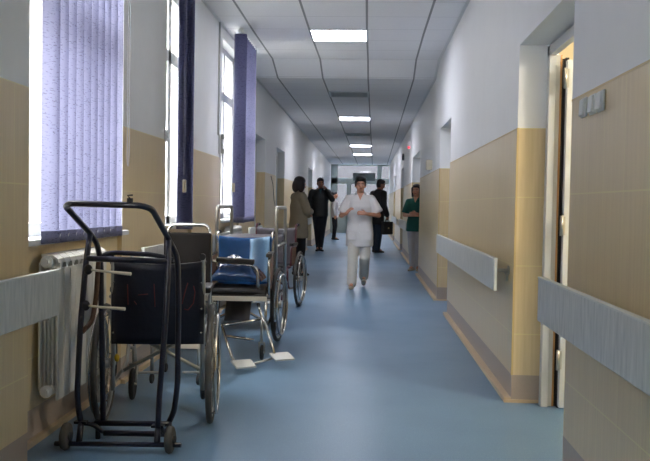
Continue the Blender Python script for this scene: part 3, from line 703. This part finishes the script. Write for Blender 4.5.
# crumpled sheet on the seat
random.seed(3)
sh = thing('plastic_sheet', 'crumpled dark blue plastic sheet lying on the black seat of the chrome wheelchair', 'plastic sheet', (-1.03, 6.30, .55))
def hf(u, v):
    e = min(1, 5*min(u, 1-u))*min(1, 5*min(v, 1-v))
    h = .035+e*(.06+.055*sin(3.1*u+.3)+.02*sin(11*u+5*v)+.015*sin(17*v+6*u)+.02*(1-abs(2*u-.7)))
    return V((-1.22+.41*u, 6.12+.36*v, .588+max(.012, h)*(1 if e > 0 else .3)))
q = MB(); q.grid(hf, 26, 20, thick=.006); q.build('sheet', M['blue_dark'], sh, world=True)
# third chair
c3, bk3 = wheelchair('maroon framed wheelchair with grey back, farthest of the parked chairs', (-1.085, 9.43, 0), R(174), M['maroon'], M['grey_vinyl'], M['black'], z0=.48, z1=.925, L=.40, k=1.06, arm=.74, guard=M['panel_brown'])
# ------------------------------------------------------------------ brown chair with a chrome push hoop
t = thing('commode_chair', 'dark brown chair back with chrome push hoop, between navy and blue wheelchairs', 'chair', (-1.29, 5.5, 0))
a, c = atY(164, 246, 5.5), atY(211, 246, 5.5); x0, x1 = a.x, c.x
MB().bb((x0, 5.485, .60), (x1, 5.52, .99), bev=.012).build('backrest', M['brown_vinyl'], t, world=True)
q = MB(); q.tube([(x0+.01, 5.54, .50), (x0+.01, 5.54, .98), (x0+.03, 5.56, 1.04), (x1-.04, 5.56, 1.045), (x1-.01, 5.54, .98), (x1-.01, 5.54, .50)], .012, 10, fil=.05); q.build('push_hoop', M['chrome'], t, world=True)
MB().bb((x0-.01, 5.16, .44), (x1+.01, 5.52, .50), bev=.02).build('seat', M['brown_vinyl'], t, world=True)
for xx in (x0+.01, x1-.01):
    for yy in (5.18, 5.54):
        q = MB(); q.tube([(xx, yy, .50), (xx, yy, .07)], .0115, 10); lg = q.build('leg', M['steel'], t, world=True)
        q = MB(); q.torus((xx, yy, .035), (1, 0, 0), .024, .011, 20, 8); q.cyl((xx-.008, yy, .035), (xx+.008, yy, .035), .022); q.cyl((xx, yy, .035), (xx, yy, .08), .008); o = q.build('caster', M['dark'], None); o.parent = lg; o.location = -V(t.location)
MB().bb((x0, 5.165, .24), (x1, 5.185, .29), bev=.003).build('crossbar', M['board'], t, world=True)
for xx in (x0+.01, x1-.01): MB().tube([(xx, 5.18, .2), (xx, 5.54, .2)], .0095, 8).build('side_rail', M['steel'], t, world=True)
# ------------------------------------------------------------------ trolley with tall chrome hoops
t = thing('medical_trolley', 'grey topped trolley with two tall chrome hoops behind the blue wheelchair', 'trolley', (-1.115, 7.9, 0))
xa, xb, ya, yb = -1.405, -.845, 7.42, 8.24
MB().bb((xa+.01, ya, .82), (xb-.01, yb, .885), bev=.02).build('padded_top', M['grey_vinyl'], t, world=True)
for xx in (xa, xb):
    h = MB().tube([(xx, ya, .12), (xx, ya, 1.165), (xx, yb, 1.165), (xx, yb, .12)], .0175, 12, fil=.05).build('side_hoop', M['steel'], t, world=True)
    for zz in (.30, .80): MB().tube([(xx, ya, zz), (xx, yb, zz)], .012, 8).build('side_rail', M['steel'], t, world=True)
    for yy in (ya, yb):
        q = MB(); q.torus((xx, yy, .05), (1, 0, 0), .038, .012, 22, 8); q.cyl((xx-.01, yy, .05), (xx+.01, yy, .05), .036); w = q.build('caster', M['dark'], t, world=True)
        q = MB(); q.bb((xx-.018, yy-.012, .05), (xx-.014, yy+.012, .12)); q.bb((xx+.014, yy-.012, .05), (xx+.018, yy+.012, .12)); q.bb((xx-.018, yy-.014, .115), (xx+.018, yy+.014, .125)); o = q.build('fork', M['steel'], None); o.parent = w; o.location = -V(t.location)
for yy in (ya, yb):
    for zz in (.30, .80): MB().tube([(xa, yy, zz), (xb, yy, zz)], .012, 8).build('end_rail', M['steel'], t, world=True)
MB().bb((xa+.02, ya+.02, .30), (xb-.02, yb-.02, .315)).build('lower_shelf', M['black'], t, world=True)
# ------------------------------------------------------------------ wall fittings
for (px, py), l in zip(((585.3, 107.6), (594.2, 104.4), (602.4, 101)), ('white rocker light switch nearest the open door, leftmost of three', 'middle white rocker light switch of the three on the right wall', 'white rocker light switch farthest from the open door, rightmost of three')):
    p = atX(px, py, XR); s = thing('light_switch', l, 'light switch', p, 0, 'light switches on the right wall')
    MB().bb((-.010, -.041, -.041), (0, .041, .041), bev=.004).build('plate', M['plastic_white'], s)
    MB().box((-.014, 0, 0), (.012, .060, .070), ry=.05, bev=.005).build('rocker', M['plastic_white'], s)
p = atX(219, 144, XL); s = thing('intercom_handset', 'grey intercom handset hanging on the wall beside the third window', 'intercom', p)
MB().bb((0, -.035, -.11), (.022, .035, .11), bev=.008).build('cradle', M['plastic_white'], s)
q = MB(); q.bb((.02, -.024, -.1), (.04, .024, .1), bev=.008); q.bb((.03, -.026, .05), (.06, .026, .105), bev=.01); q.bb((.03, -.026, -.105), (.06, .026, -.05), bev=.01); q.build('handset', M['plastic_grey'], s)
MB().tube([(.03, 0, -.1), (.035, .01, -.16), (.03, -.02, -.22), (.028, -.03, -.19), (.012, -.02, -.11)], .004, 6, fil=.03).build('cord', M['plastic_grey'], s)
a = atX(217.6, 133, XL); tg = tag(MB().bb((XL, a.y-.012, a.z-.02), (XL+.018, a.y+.012, H1-.005)).build('cable_conduit', M['plastic_grey']), 'thin grey cable conduit rising from the intercom to the ceiling', 'conduit')
p = atX(165, 135.5, XL); p.y = 6.235
s = thing('wall_box', 'tiny white box on the wall at the edge of the second window', 'box', p); MB().bb((0, -.02, -.045), (.02, .02, .045), bev=.004).build('housing', M['plastic_white'], s); MB().bb((.02, -.012, -.02), (.023, .012, .02), bev=.001).build('button', M['plastic_grey'], s)
p = atX(432, 165, XR); s = thing('wall_dispenser', 'white box dispenser on the right wall above the tiles before the woman in green', 'dispenser', p)
MB().bb((-.085, -.06, -.07), (0, .06, .07), bev=.008).build('housing', M['cream'], s); MB().bb((-.06, -.03, -.085), (-.03, .03, -.068), bev=.003).build('nozzle', M['plastic_grey'], s)
p = atX(404.2, 157, XR); s = thing('wall_speaker', 'dark round fitting high on the far right wall near the ceiling', 'wall fitting', p)
MB().cyl((-.05, 0, 0), (0, 0, 0), .085, 28).build('housing', M['grey_metal'], s); MB().cyl((-.054, 0, 0), (-.048, 0, 0), .07, 28).build('grille', M['dark'], s)
p = atX(410.2, 146.5, XR); s = thing('wall_lamp', 'small red lamp high on the right wall above the woman in green', 'alarm lamp', p)  # red alarm lamp fixed to the wall
MB().bb((-.05, -.04, -.0), (0, .04, .10), bev=.006).build('housing', M['plastic_white'], s); MB().ell((-.03, 0, -.015), (.03, .03, .035), 16, 10).build('lens', M['red_light'], s)
tag(MB().tube([atX(271, 176, XL+.006), atX(273, 185, XL+.006), atX(274, 200, XL+.006), atX(276, 210, XL+.006)], .0035, 6).build('wall_cable', M['dark']), 'thin dark cable hanging on the tiled wall left of the beige coat', 'cable')
# ------------------------------------------------------------------ people
def hand(q, wrist, d, n, side, curl=.5, thumb=1):
    """wrist point, finger direction d, palm normal n, side +1/-1 picks the thumb side"""
    w = V(wrist); d = V(d).normalized(); n = V(n); n = (n-d*n.dot(d)).normalized(); s = d.cross(n)*side
    for i in range(4):      # palm : four metacarpals side by side
        o = s*(.027-.018*i); q.cap(w+o*.55, w+d*.078+o, .0125, .0115, 10)
    L = (.066, .074, .070, .056)
    for i in range(4):
        p = w+d*.08+s*(.028-.0187*i); v = d.copy()
        for j, fr in enumerate((.45, .32, .23)):
            an = curl*(.55+.45*j); ax = s*side
            v2 = (d*cos(curl*(.4+.75*j))+n*sin(curl*(.4+.75*j))).normalized()
            e = p+v2*L[i]*fr; q.cap(p, e, .0098-.001*j, .0092-.001*j, 10); p = e
    p = w+d*.02+s*.026; v = (d*.62+s*.72+n*.25).normalized(); e = p+v*.042; q.cap(p, e, .0135, .0115, 10)
    v2 = (d*.85+s*.2+n*.45*thumb).normalized(); e2 = e+v2*.034; q.cap(e, e2, .0108, .009, 10)
def person(label, loc, rz, H, P):
    k = H/1.7; t = thing('person', label, 'person', loc, rz)
    man = P.get('man', False); sw = P.get('sw', .185 if man else .165)
    lean = V(P.get('lean', (0, 0, 0)))          # offset of the chest
    sc = Matrix.Diagonal((k, k, k, 1))
    def fin(q, name, mats, par, vox, it=4): bmesh.ops.transform(q.bm, matrix=sc, verts=q.bm.verts); return q.remesh(name, mats, par, vox, it)
    def fin2(q, name, mats, par): bmesh.ops.transform(q.bm, matrix=sc, verts=q.bm.verts); return q.build(name, mats, par)
    sh = {'R': V((-sw, .01, 1.372))+lean, 'L': V((sw, .01, 1.372))+lean}
    hip = {'R': V((-.085, 0, .88)), 'L': V((.085, 0, .88))}
    legs, arms = P['legs'], P['arms']
    hy, hp, hr = P.get('head', (0, 0, 0)); hl = V(P.get('headoff', (0, 0, 0)))
    HR = Matrix.Rotation(hy, 3, 'Z') @ Matrix.Rotation(hp, 3, 'X') @ Matrix.Rotation(hr, 3, 'Y'); N0 = V((0, .005, 1.49))+lean+hl
    def hd(p): return N0+HR @ (V(p)-V((0, .005, 1.49)))
    skin = P.get('skin', M['skin'])
    # body
    q = MB()
    q.ell(hd((0, .008, 1.605)), (.074, .094, .100), 24, 16, rot=HR); q.ell(hd((0, -.022, 1.545)), (.060, .070, .075), 20, 14, rot=HR)
    q.ell(hd((0, -.058, 1.505)), (.030, .030, .024), rot=HR)                         # chin
    q.cap(hd((0, -.088, 1.590)), hd((0, -.110, 1.560)), .009, .014, 10)             # nose
    for s in (-1, 1):
        q.ell(hd((s*.077, .012, 1.575)), (.012, .024, .032), 14, 10, rot=HR); q.ell(hd((s*.040, -.066, 1.560)), (.024, .022, .022), rot=HR); q.ell(hd((s*.034, -.080, 1.612)), (.026, .014, .010), rot=HR)
    q.cap(V((0, .02, 1.40))+lean, hd((0, .01, 1.53)), .060, .052)
    q.loft([(0, 0, .80, .10, .075), (0, 0, .88, .155, .095), (lean.x*.3, lean.y*.3, 1.05, .125, .085), (lean.x*.8, lean.y*.8, 1.25, .150, .10), (lean.x, lean.y, 1.36, .15, .085), (lean.x, lean.y+.01, 1.43, .07, .06)], 24)
    for s in 'RL':
        e, w, d, n, cu = arms[s]; e, w = V(e), V(w)
        q.cap(sh[s], e, .050, .038); q.cap(e, w, .038, .026); sg = (1 if s == 'R' else -1)*P.get('hs', {}).get(s, 1)
        hand(q, w, d, n, sg, cu)
        q.cap(sh[s], V((0, .01, 1.38))+lean, .05, .06)
        kn, an, toe = (V(v) for v in legs[s])
        q.cap(hip[s], kn, .078, .052); q.cap(kn, kn.lerp(an, .35), .050, .050); q.cap(kn.lerp(an, .35), an, .050, .033)
        fd = toe-an; fd.z = 0; fd.normalize(); q.cap(an, V((an.x, an.y, an.z-.02))+fd*.10, .034, .028)
    body = fin(q, 'body', skin, t, .0075, 5)
    # face
    if P.get('face', True):
        for s in (-1, 1):
            e = MB(); e.ell(hd((s*.031, -.0835, 1.590)), (.0125, .007, .0065), 14, 10, rot=HR); eo = fin2(e, 'eye', M['eye_white'], body)
            e = MB(); e.ell(hd((s*.031, -.0895, 1.590)), (.0060, .003, .0060), 12, 8, rot=HR); fin2(e, 'iris', M['eye_dark'], eo)
            e = MB(); e.tube([hd((s*.014, -.094, 1.612)), hd((s*.032, -.094, 1.619)), hd((s*.052, -.083, 1.612))], .0042, 6); fin2(e, 'eyebrow', M['brow'], body)
        e = MB(); e.ell(hd((0, -.0885, 1.531)), (.024, .008, .0085), 16, 10, rot=HR); fin2(e, 'mouth', M['lip'], body)
    # hair
    q = MB(); hs = P['hair']
    q.ell(hd((0, .022, 1.640)), (.084, .096, .082), 24, 16, rot=HR); q.ell(hd((0, .045, 1.585)), (.080, .074, .085), 20, 14, rot=HR)
    if hs == 'short': q.ell(hd((0, -.045, 1.672)), (.062, .040, .032), rot=HR)
    if hs == 'puffy':
        q.ell(hd((0, -.030, 1.676)), (.074, .062, .046), rot=HR); q.ell(hd((0, .03, 1.68)), (.088, .09, .055), rot=HR)
        for s in (-1, 1): q.ell(hd((s*.074, .0, 1.615)), (.020, .05, .05), rot=HR)
    if hs == 'bob':
        q.ell(hd((0, .015, 1.655)), (.096, .105, .08), rot=HR); q.ell(hd((0, .075, 1.56)), (.095, .062, .12), rot=HR)
        for s in (-1, 1): q.ell(hd((s*.080, .012, 1.555)), (.030, .066, .11), rot=HR)
    if hs == 'long':
        q.ell(hd((0, -.02, 1.672)), (.072, .066, .045), rot=HR)
        for s in (-1, 1): q.cap(hd((s*.076, -.02, 1.63)), hd((s*.074, -.015, 1.47)), .026, .020)
        q.ell(hd((0, .07, 1.53)), (.085, .05, .12), rot=HR)
    fin(q, 'hair', P['hairm'], body, .008, 3)
    # trousers
    q = MB(); tr = P.get('tr', (.098, .075, .066))
    q.loft([(0, 0, .78, .135, .10), (0, 0, .88, .178, .118), (0, 0, .98, .165, .108)], 24)
    for s in 'RL':
        kn, an, toe = (V(v) for v in legs[s]); en = an+(kn-an).normalized()*.0
        q.cap(hip[s]-V((0, 0, .03)), kn, tr[0], tr[1]); q.cap(kn, en+V((0, 0, .01)), tr[1], tr[2])
    fin(q, 'trousers', P['trm'], t, .010, 4)
    # shoes
    for s in 'RL':
        kn, an, toe = (V(v) for v in legs[s]); fd = (toe-an); pitch = P.get('heel', {}).get(s, 0); fd.z = 0; fd.normalize(); sd = V((0, 0, 1)).cross(fd)
        q = MB(); g = an.z-.08      # ground offset of this foot
        for (a, r, zz) in ((-.045, .038, .040), (.01, .038, .046), (.07, .042, .034), (.125, .040, .028), (.165, .030, .022)):
            q.ell(V((an.x, an.y, 0))+fd*a+V((0, 0, zz+g)), (r, r, zz))
        for a in (.03, .1): q.cap(V((an.x, an.y, g+.03))+fd*(a-.06), V((an.x, an.y, g+.025))+fd*(a+.04), .030, .030)
        if pitch:
            piv = V((an.x, an.y, g))+fd*.13
            bmesh.ops.rotate(q.bm, verts=q.bm.verts, cent=piv, matrix=Matrix.Rotation(pitch, 3, sd))
        for v in q.bm.verts: v.co.z = max(v.co.z, .004)
        fin(q, 'shoe', P['shoem'], t, .008, 3)
    # upper garment
    q = MB(); rings = []
    for (z, rx, ry) in P['top']:
        f = max(0, min(1, (z-.95)/.35)); rings.append((lean.x*f, lean.y*f+.004, z, rx, ry, .9))
    q.loft(rings, 28)
    sr = P.get('sr', (.068, .060, .050))
    for s in 'RL':
        e, w = V(arms[s][0]), V(arms[s][1]); q.cap(sh[s]-V((0, 0, .012)), V((0, .01, 1.37))+lean, sr[0]+.002, .075)
        if P.get('short'):
            m_ = sh[s].lerp(e, .86); q.tube([sh[s]-V((0, 0, .012)), m_], [sr[0], sr[1]+.012], 16); q.ell(sh[s]-V((0, 0, .012)), (sr[0],)*3)
        else:
            q.cap(sh[s], e, sr[0], sr[1]); q.cap(e, e.lerp(w, .93), sr[1], sr[2])
    top = fin(q, P.get('topname', 'jacket'), P['topm'], t, .009, 4)
    col = P.get('collar')
    if col:
        q = MB(); c0 = V((0, .012, 1.455))+lean
        q.tube([c0+V((.072*sin(a), -.062*cos(a), .012-.05*max(0, cos(a))**2)) for a in [R(x) for x in range(50, 311, 20)]], .012, 8)
        fin2(q, 'collar', P.get('colm', P['topm']), top)
        q = MB()
        q.prism([V((-.046, -.080, 1.462))+lean, V((.046, -.080, 1.462))+lean, V((0, -.122, 1.350))+lean], (0, .03, 0)); fin2(q, 'neck_opening', P.get('vm', skin), top)
    for bp in P.get('pockets', []):
        q = MB(); q.box(bp, (.12, .012, .14), bev=.004); fin2(q, 'pocket', P['topm'], top)
    for bz in P.get('buttons', []):
        q = MB(); q.ell((lean.x*.7, bz[0], bz[1]), (.008, .004, .008), 10, 8); fin2(q, 'button', M['plastic_white'], top)
    return t, body
GX = lambda px, py, Y: atY(px, py, Y).x
# nurse
Y = 11.55
person('woman in a white short sleeved tunic and white trousers walking towards the camera', (GX(359.5, 240, Y), Y, 0), 0, 1.60, dict(
    arms={'R': ((-.285, -.01, 1.115), (-.205, -.205, 1.145), (.62, -.15, .76), (.6, .5, -.5), .75), 'L': ((.285, -.01, 1.125), (.095, -.225, 1.150), (-.96, -.2, .16), (-.2, .8, -.4), .7)},
    legs={'R': ((-.095, -.10, .47), (-.105, -.16, .085), (-.115, -.34, 0)), 'L': ((.085, -.04, .48), (.075, .20, .16), (.08, .05, 0))}, heel={'L': -.35},
    hair='puffy', hairm=M['hair_black'], head=(R(2), R(2), 0), sw=.165,
    tr=(.104, .082, .075), trm=M['white_trouser'], shoem=M['shoe_cream'],
    top=[(.645, .200, .150), (.67, .212, .155), (.85, .212, .152), (1.0, .192, .140), (1.12, .188, .140), (1.25, .192, .148), (1.34, .172, .125), (1.40, .125, .095), (1.445, .072, .068)],
    topm=M['white_cloth'], topname='tunic', short=True, sr=(.078, .084, .05), collar=True, pockets=[(-.115, -.148, .82), (.115, -.148, .82)],
    buttons=[(-.152, 1.22), (-.150, 1.10), (-.150, .98), (-.153, .86)]))
# man with his hand at his face
Y = 20.7
person('man in a black jacket leaning by the left wall with a hand at his face', (GX(319.8, 220, Y), Y, 0), R(6), 1.88, dict(man=True,
    arms={'R': ((-.255, .04, 1.13), (-.225, -.06, .93), (.1, -.2, -.97), (1, 0, 0), .5), 'L': ((.275, -.10, 1.215), (.125, -.165, 1.425), (-.42, .25, .85), (-.5, .6, .0), .6)},
    legs={'R': ((-.055, -.02, .47), (-.02, -.02, .08), (-.08, -.2, 0)), 'L': ((.055, -.04, .47), (.02, -.09, .08), (.08, -.3, 0))},
    hair='short', hairm=M['hair_black'], head=(R(10), R(5), 0), skin=M['skin_dark'],
    tr=(.102, .076, .062), trm=M['jeans'], shoem=M['shoe_black'],
    top=[(.80, .185, .125), (.83, .195, .132), (.95, .192, .13), (1.1, .190, .13), (1.25, .205, .138), (1.34, .19, .12), (1.41, .13, .095), (1.46, .075, .07)],
    topm=M['dark_jacket'], sr=(.080, .068, .052), collar=True, vm=M['shirt_teal']))
# man with briefcase, turned away
Y = 20.4
pm, pb_ = person('man in a long dark coat turned away, holding a black briefcase', (GX(376.3, 220, Y), Y, 0), R(128), 1.86, dict(man=True,
    arms={'R': ((-.305, .04, 1.12), (-.345, -.04, .875), (0, -.05, -1), (1, 0, 0), 1.3), 'L': ((.27, -.0, 1.13), (.20, -.15, .95), (-.2, -.4, -.8), (-1, 0, 0), .5)},
    legs={'R': ((-.09, -.02, .47), (-.09, .03, .08), (-.12, -.2, 0)), 'L': ((.08, -.04, .47), (.09, -.05, .08), (.10, -.3, 0))},
    hair='short', hairm=M['hair_black'], head=(R(-20), R(14), 0), lean=(0, -.06, 0), headoff=(0, -.03, 0), skin=M['skin_dark'],
    tr=(.10, .078, .068), trm=M['jeans_blue'], shoem=M['shoe_black'],
    top=[(.66, .200, .155), (.70, .205, .16), (.9, .21, .160), (1.1, .22, .155), (1.25, .235, .158), (1.34, .212, .135), (1.41, .14, .10), (1.47, .08, .075)],
    topm=M['dark_coat'], topname='coat', sr=(.086, .076, .060), collar=True, vm=M['dark_coat']))
# woman in the beige coat
Y = 13.4
person('woman with dark bobbed hair in a beige coat standing behind the wheelchairs', (GX(298.5, 240, Y), Y, 0), R(118), 1.64, dict(
    arms={'R': ((-.215, -.07, 1.12), (-.02, -.215, 1.12), (.95, -.1, .1), (0, .9, -.3), .5), 'L': ((.215, -.07, 1.12), (.06, -.225, 1.06), (-.95, -.05, 0), (0, .9, -.3), .5)},
    legs={'R': ((-.085, -.02, .47), (-.085, .02, .08), (-.1, -.2, 0)), 'L': ((.085, -.02, .47), (.085, .0, .08), (.1, -.2, 0))},
    hair='bob', hairm=M['hair_brown'], head=(R(6), R(8), 0),
    trm=M['dark_trouser'], shoem=M['shoe_black'],
    top=[(.66, .200, .155), (.70, .205, .160), (.88, .205, .155), (1.05, .185, .138), (1.2, .19, .145), (1.32, .175, .125), (1.40, .125, .095), (1.46, .08, .072)],
    topm=M['beige_coat'], topname='coat', sr=(.080, .072, .058), collar=True, vm=M['beige_coat']))
# woman in green
Y = 14.9
person('woman in a green scrub top and pale trousers standing in a doorway on the right', (GX(414.6, 230, Y)+.02, Y, 0), R(-14), 1.60, dict(
    arms={'R': ((-.225, -.03, 1.10), (-.03, -.205, 1.10), (.95, -.2, .1), (0, .8, -.4), .6), 'L': ((.225, -.03, 1.10), (.05, -.215, 1.13), (-.95, -.2, .1), (0, .8, -.4), .6)},
    legs={'R': ((-.07, -.02, .47), (-.05, .0, .08), (-.1, -.2, 0)), 'L': ((.07, -.02, .47), (.055, .02, .08), (.08, -.2, 0))},
    hair='long', hairm=M['hair_brown'], head=(R(-4), R(3), 0), sw=.15,
    tr=(.090, .068, .060), trm=M['grey_trouser'], shoem=M['shoe_cream'],
    top=[(.78, .185, .138), (.81, .192, .142), (.95, .185, .136), (1.08, .158, .112), (1.22, .165, .125), (1.33, .155, .110), (1.40, .115, .088), (1.445, .072, .066)],
    topm=M['green_scrub'], topname='scrub_top', sr=(.066, .064, .05), short=True, collar=True))
# far person
Y = 27.5
person('distant person in a pale coat and dark trousers near the far doors', (GX(334.5, 220, Y), Y, 0), R(85), 1.64, dict(face=False,
    arms={'R': ((-.22, .02, 1.12), (-.22, -.04, .88), (0, -.1, -1), (1, 0, 0), .5), 'L': ((.22, .02, 1.12), (.22, -.04, .88), (0, -.1, -1), (-1, 0, 0), .5)},
    legs={'R': ((-.07, -.02, .47), (-.07, .0, .08), (-.1, -.2, 0)), 'L': ((.07, -.02, .47), (.07, .03, .08), (.08, -.2, 0))},
    hair='short', hairm=M['hair_black'], trm=M['dark_trouser'], shoem=M['shoe_black'],
    top=[(.80, .185, .13), (.95, .18, .13), (1.1, .17, .12), (1.25, .18, .13), (1.34, .165, .115), (1.41, .12, .09), (1.46, .075, .07)], topm=M['grey_trouser'], topname='coat', sr=(.07, .06, .05)))
# briefcase held by the man
rm_ = world_of(pm) @ V((-.345*1.094, -.045*1.094, .755*1.094))
b = thing('briefcase', 'black briefcase hanging from the hand of the man in the long coat', 'briefcase', rm_, R(38))
MB().bb((-.155, -.05, -.345), (.155, .05, -.02), bev=.012).build('case', M['black'], b)
MB().tube([(-.06, 0, -.03), (-.055, 0, .022), (.055, 0, .022), (.06, 0, -.03)], .008, 8, fil=.02).build('handle', M['shoe_black'], b)
MB().bb((-.02, -.058, -.20), (.025, -.048, -.165), bev=.003).build('clasp', M['chrome'], b)
# paper in the hands of the woman in green
# ------------------------------------------------------------------ light
w = bpy.data.worlds.new('world'); SC.world = w; w.use_nodes = True; bg = w.node_tree.nodes['Background']
bg.inputs[0].default_value = (*lin((240, 238, 236)), 1); bg.inputs[1].default_value = SKY = 12.5
def portal(c, sx, sy, normal):
    l = bpy.data.lights.new('window_portal', 'AREA'); l.shape = 'RECTANGLE'; l.size = sx; l.size_y = sy; l.cycles.is_portal = True
    o = bpy.data.objects.new('window_portal', l); COL.objects.link(o); o.location = c; o.rotation_euler = V(normal).to_track_quat('-Z', 'Z').to_euler()
    o['kind'] = 'helper'
for a, c, X in winsL: portal((X-.17, (a+c)/2, (SILL+WTOP)/2), c-a, WTOP-SILL, (1, 0, 0))
portal((-.3, YE+.2, 1.4), 2.6, 2.8, (0, -1, 0))
l = bpy.data.lights.new('ward_lamp', 'POINT'); l.energy = 26; l.color = (1, .93, .80); l.shadow_soft_size = .2
o = bpy.data.objects.new('ward_lamp', l); COL.objects.link(o); o.location = (2.4, 3.8, 2.45)
SC.view_settings.view_transform = 'Standard'; SC.view_settings.look = 'None'; SC.view_settings.gamma = 1; SC.view_settings.use_curve_mapping = False
SC.view_settings.exposure = EXPO = 2.0
SC.cycles.use_denoising = True; SC.cycles.max_bounces = 10; SC.cycles.diffuse_bounces = 6; SC.cycles.transparent_max_bounces = 12
SC.cycles.sample_clamp_indirect = 6; SC.cycles.caustics_reflective = False; SC.cycles.caustics_refractive = False
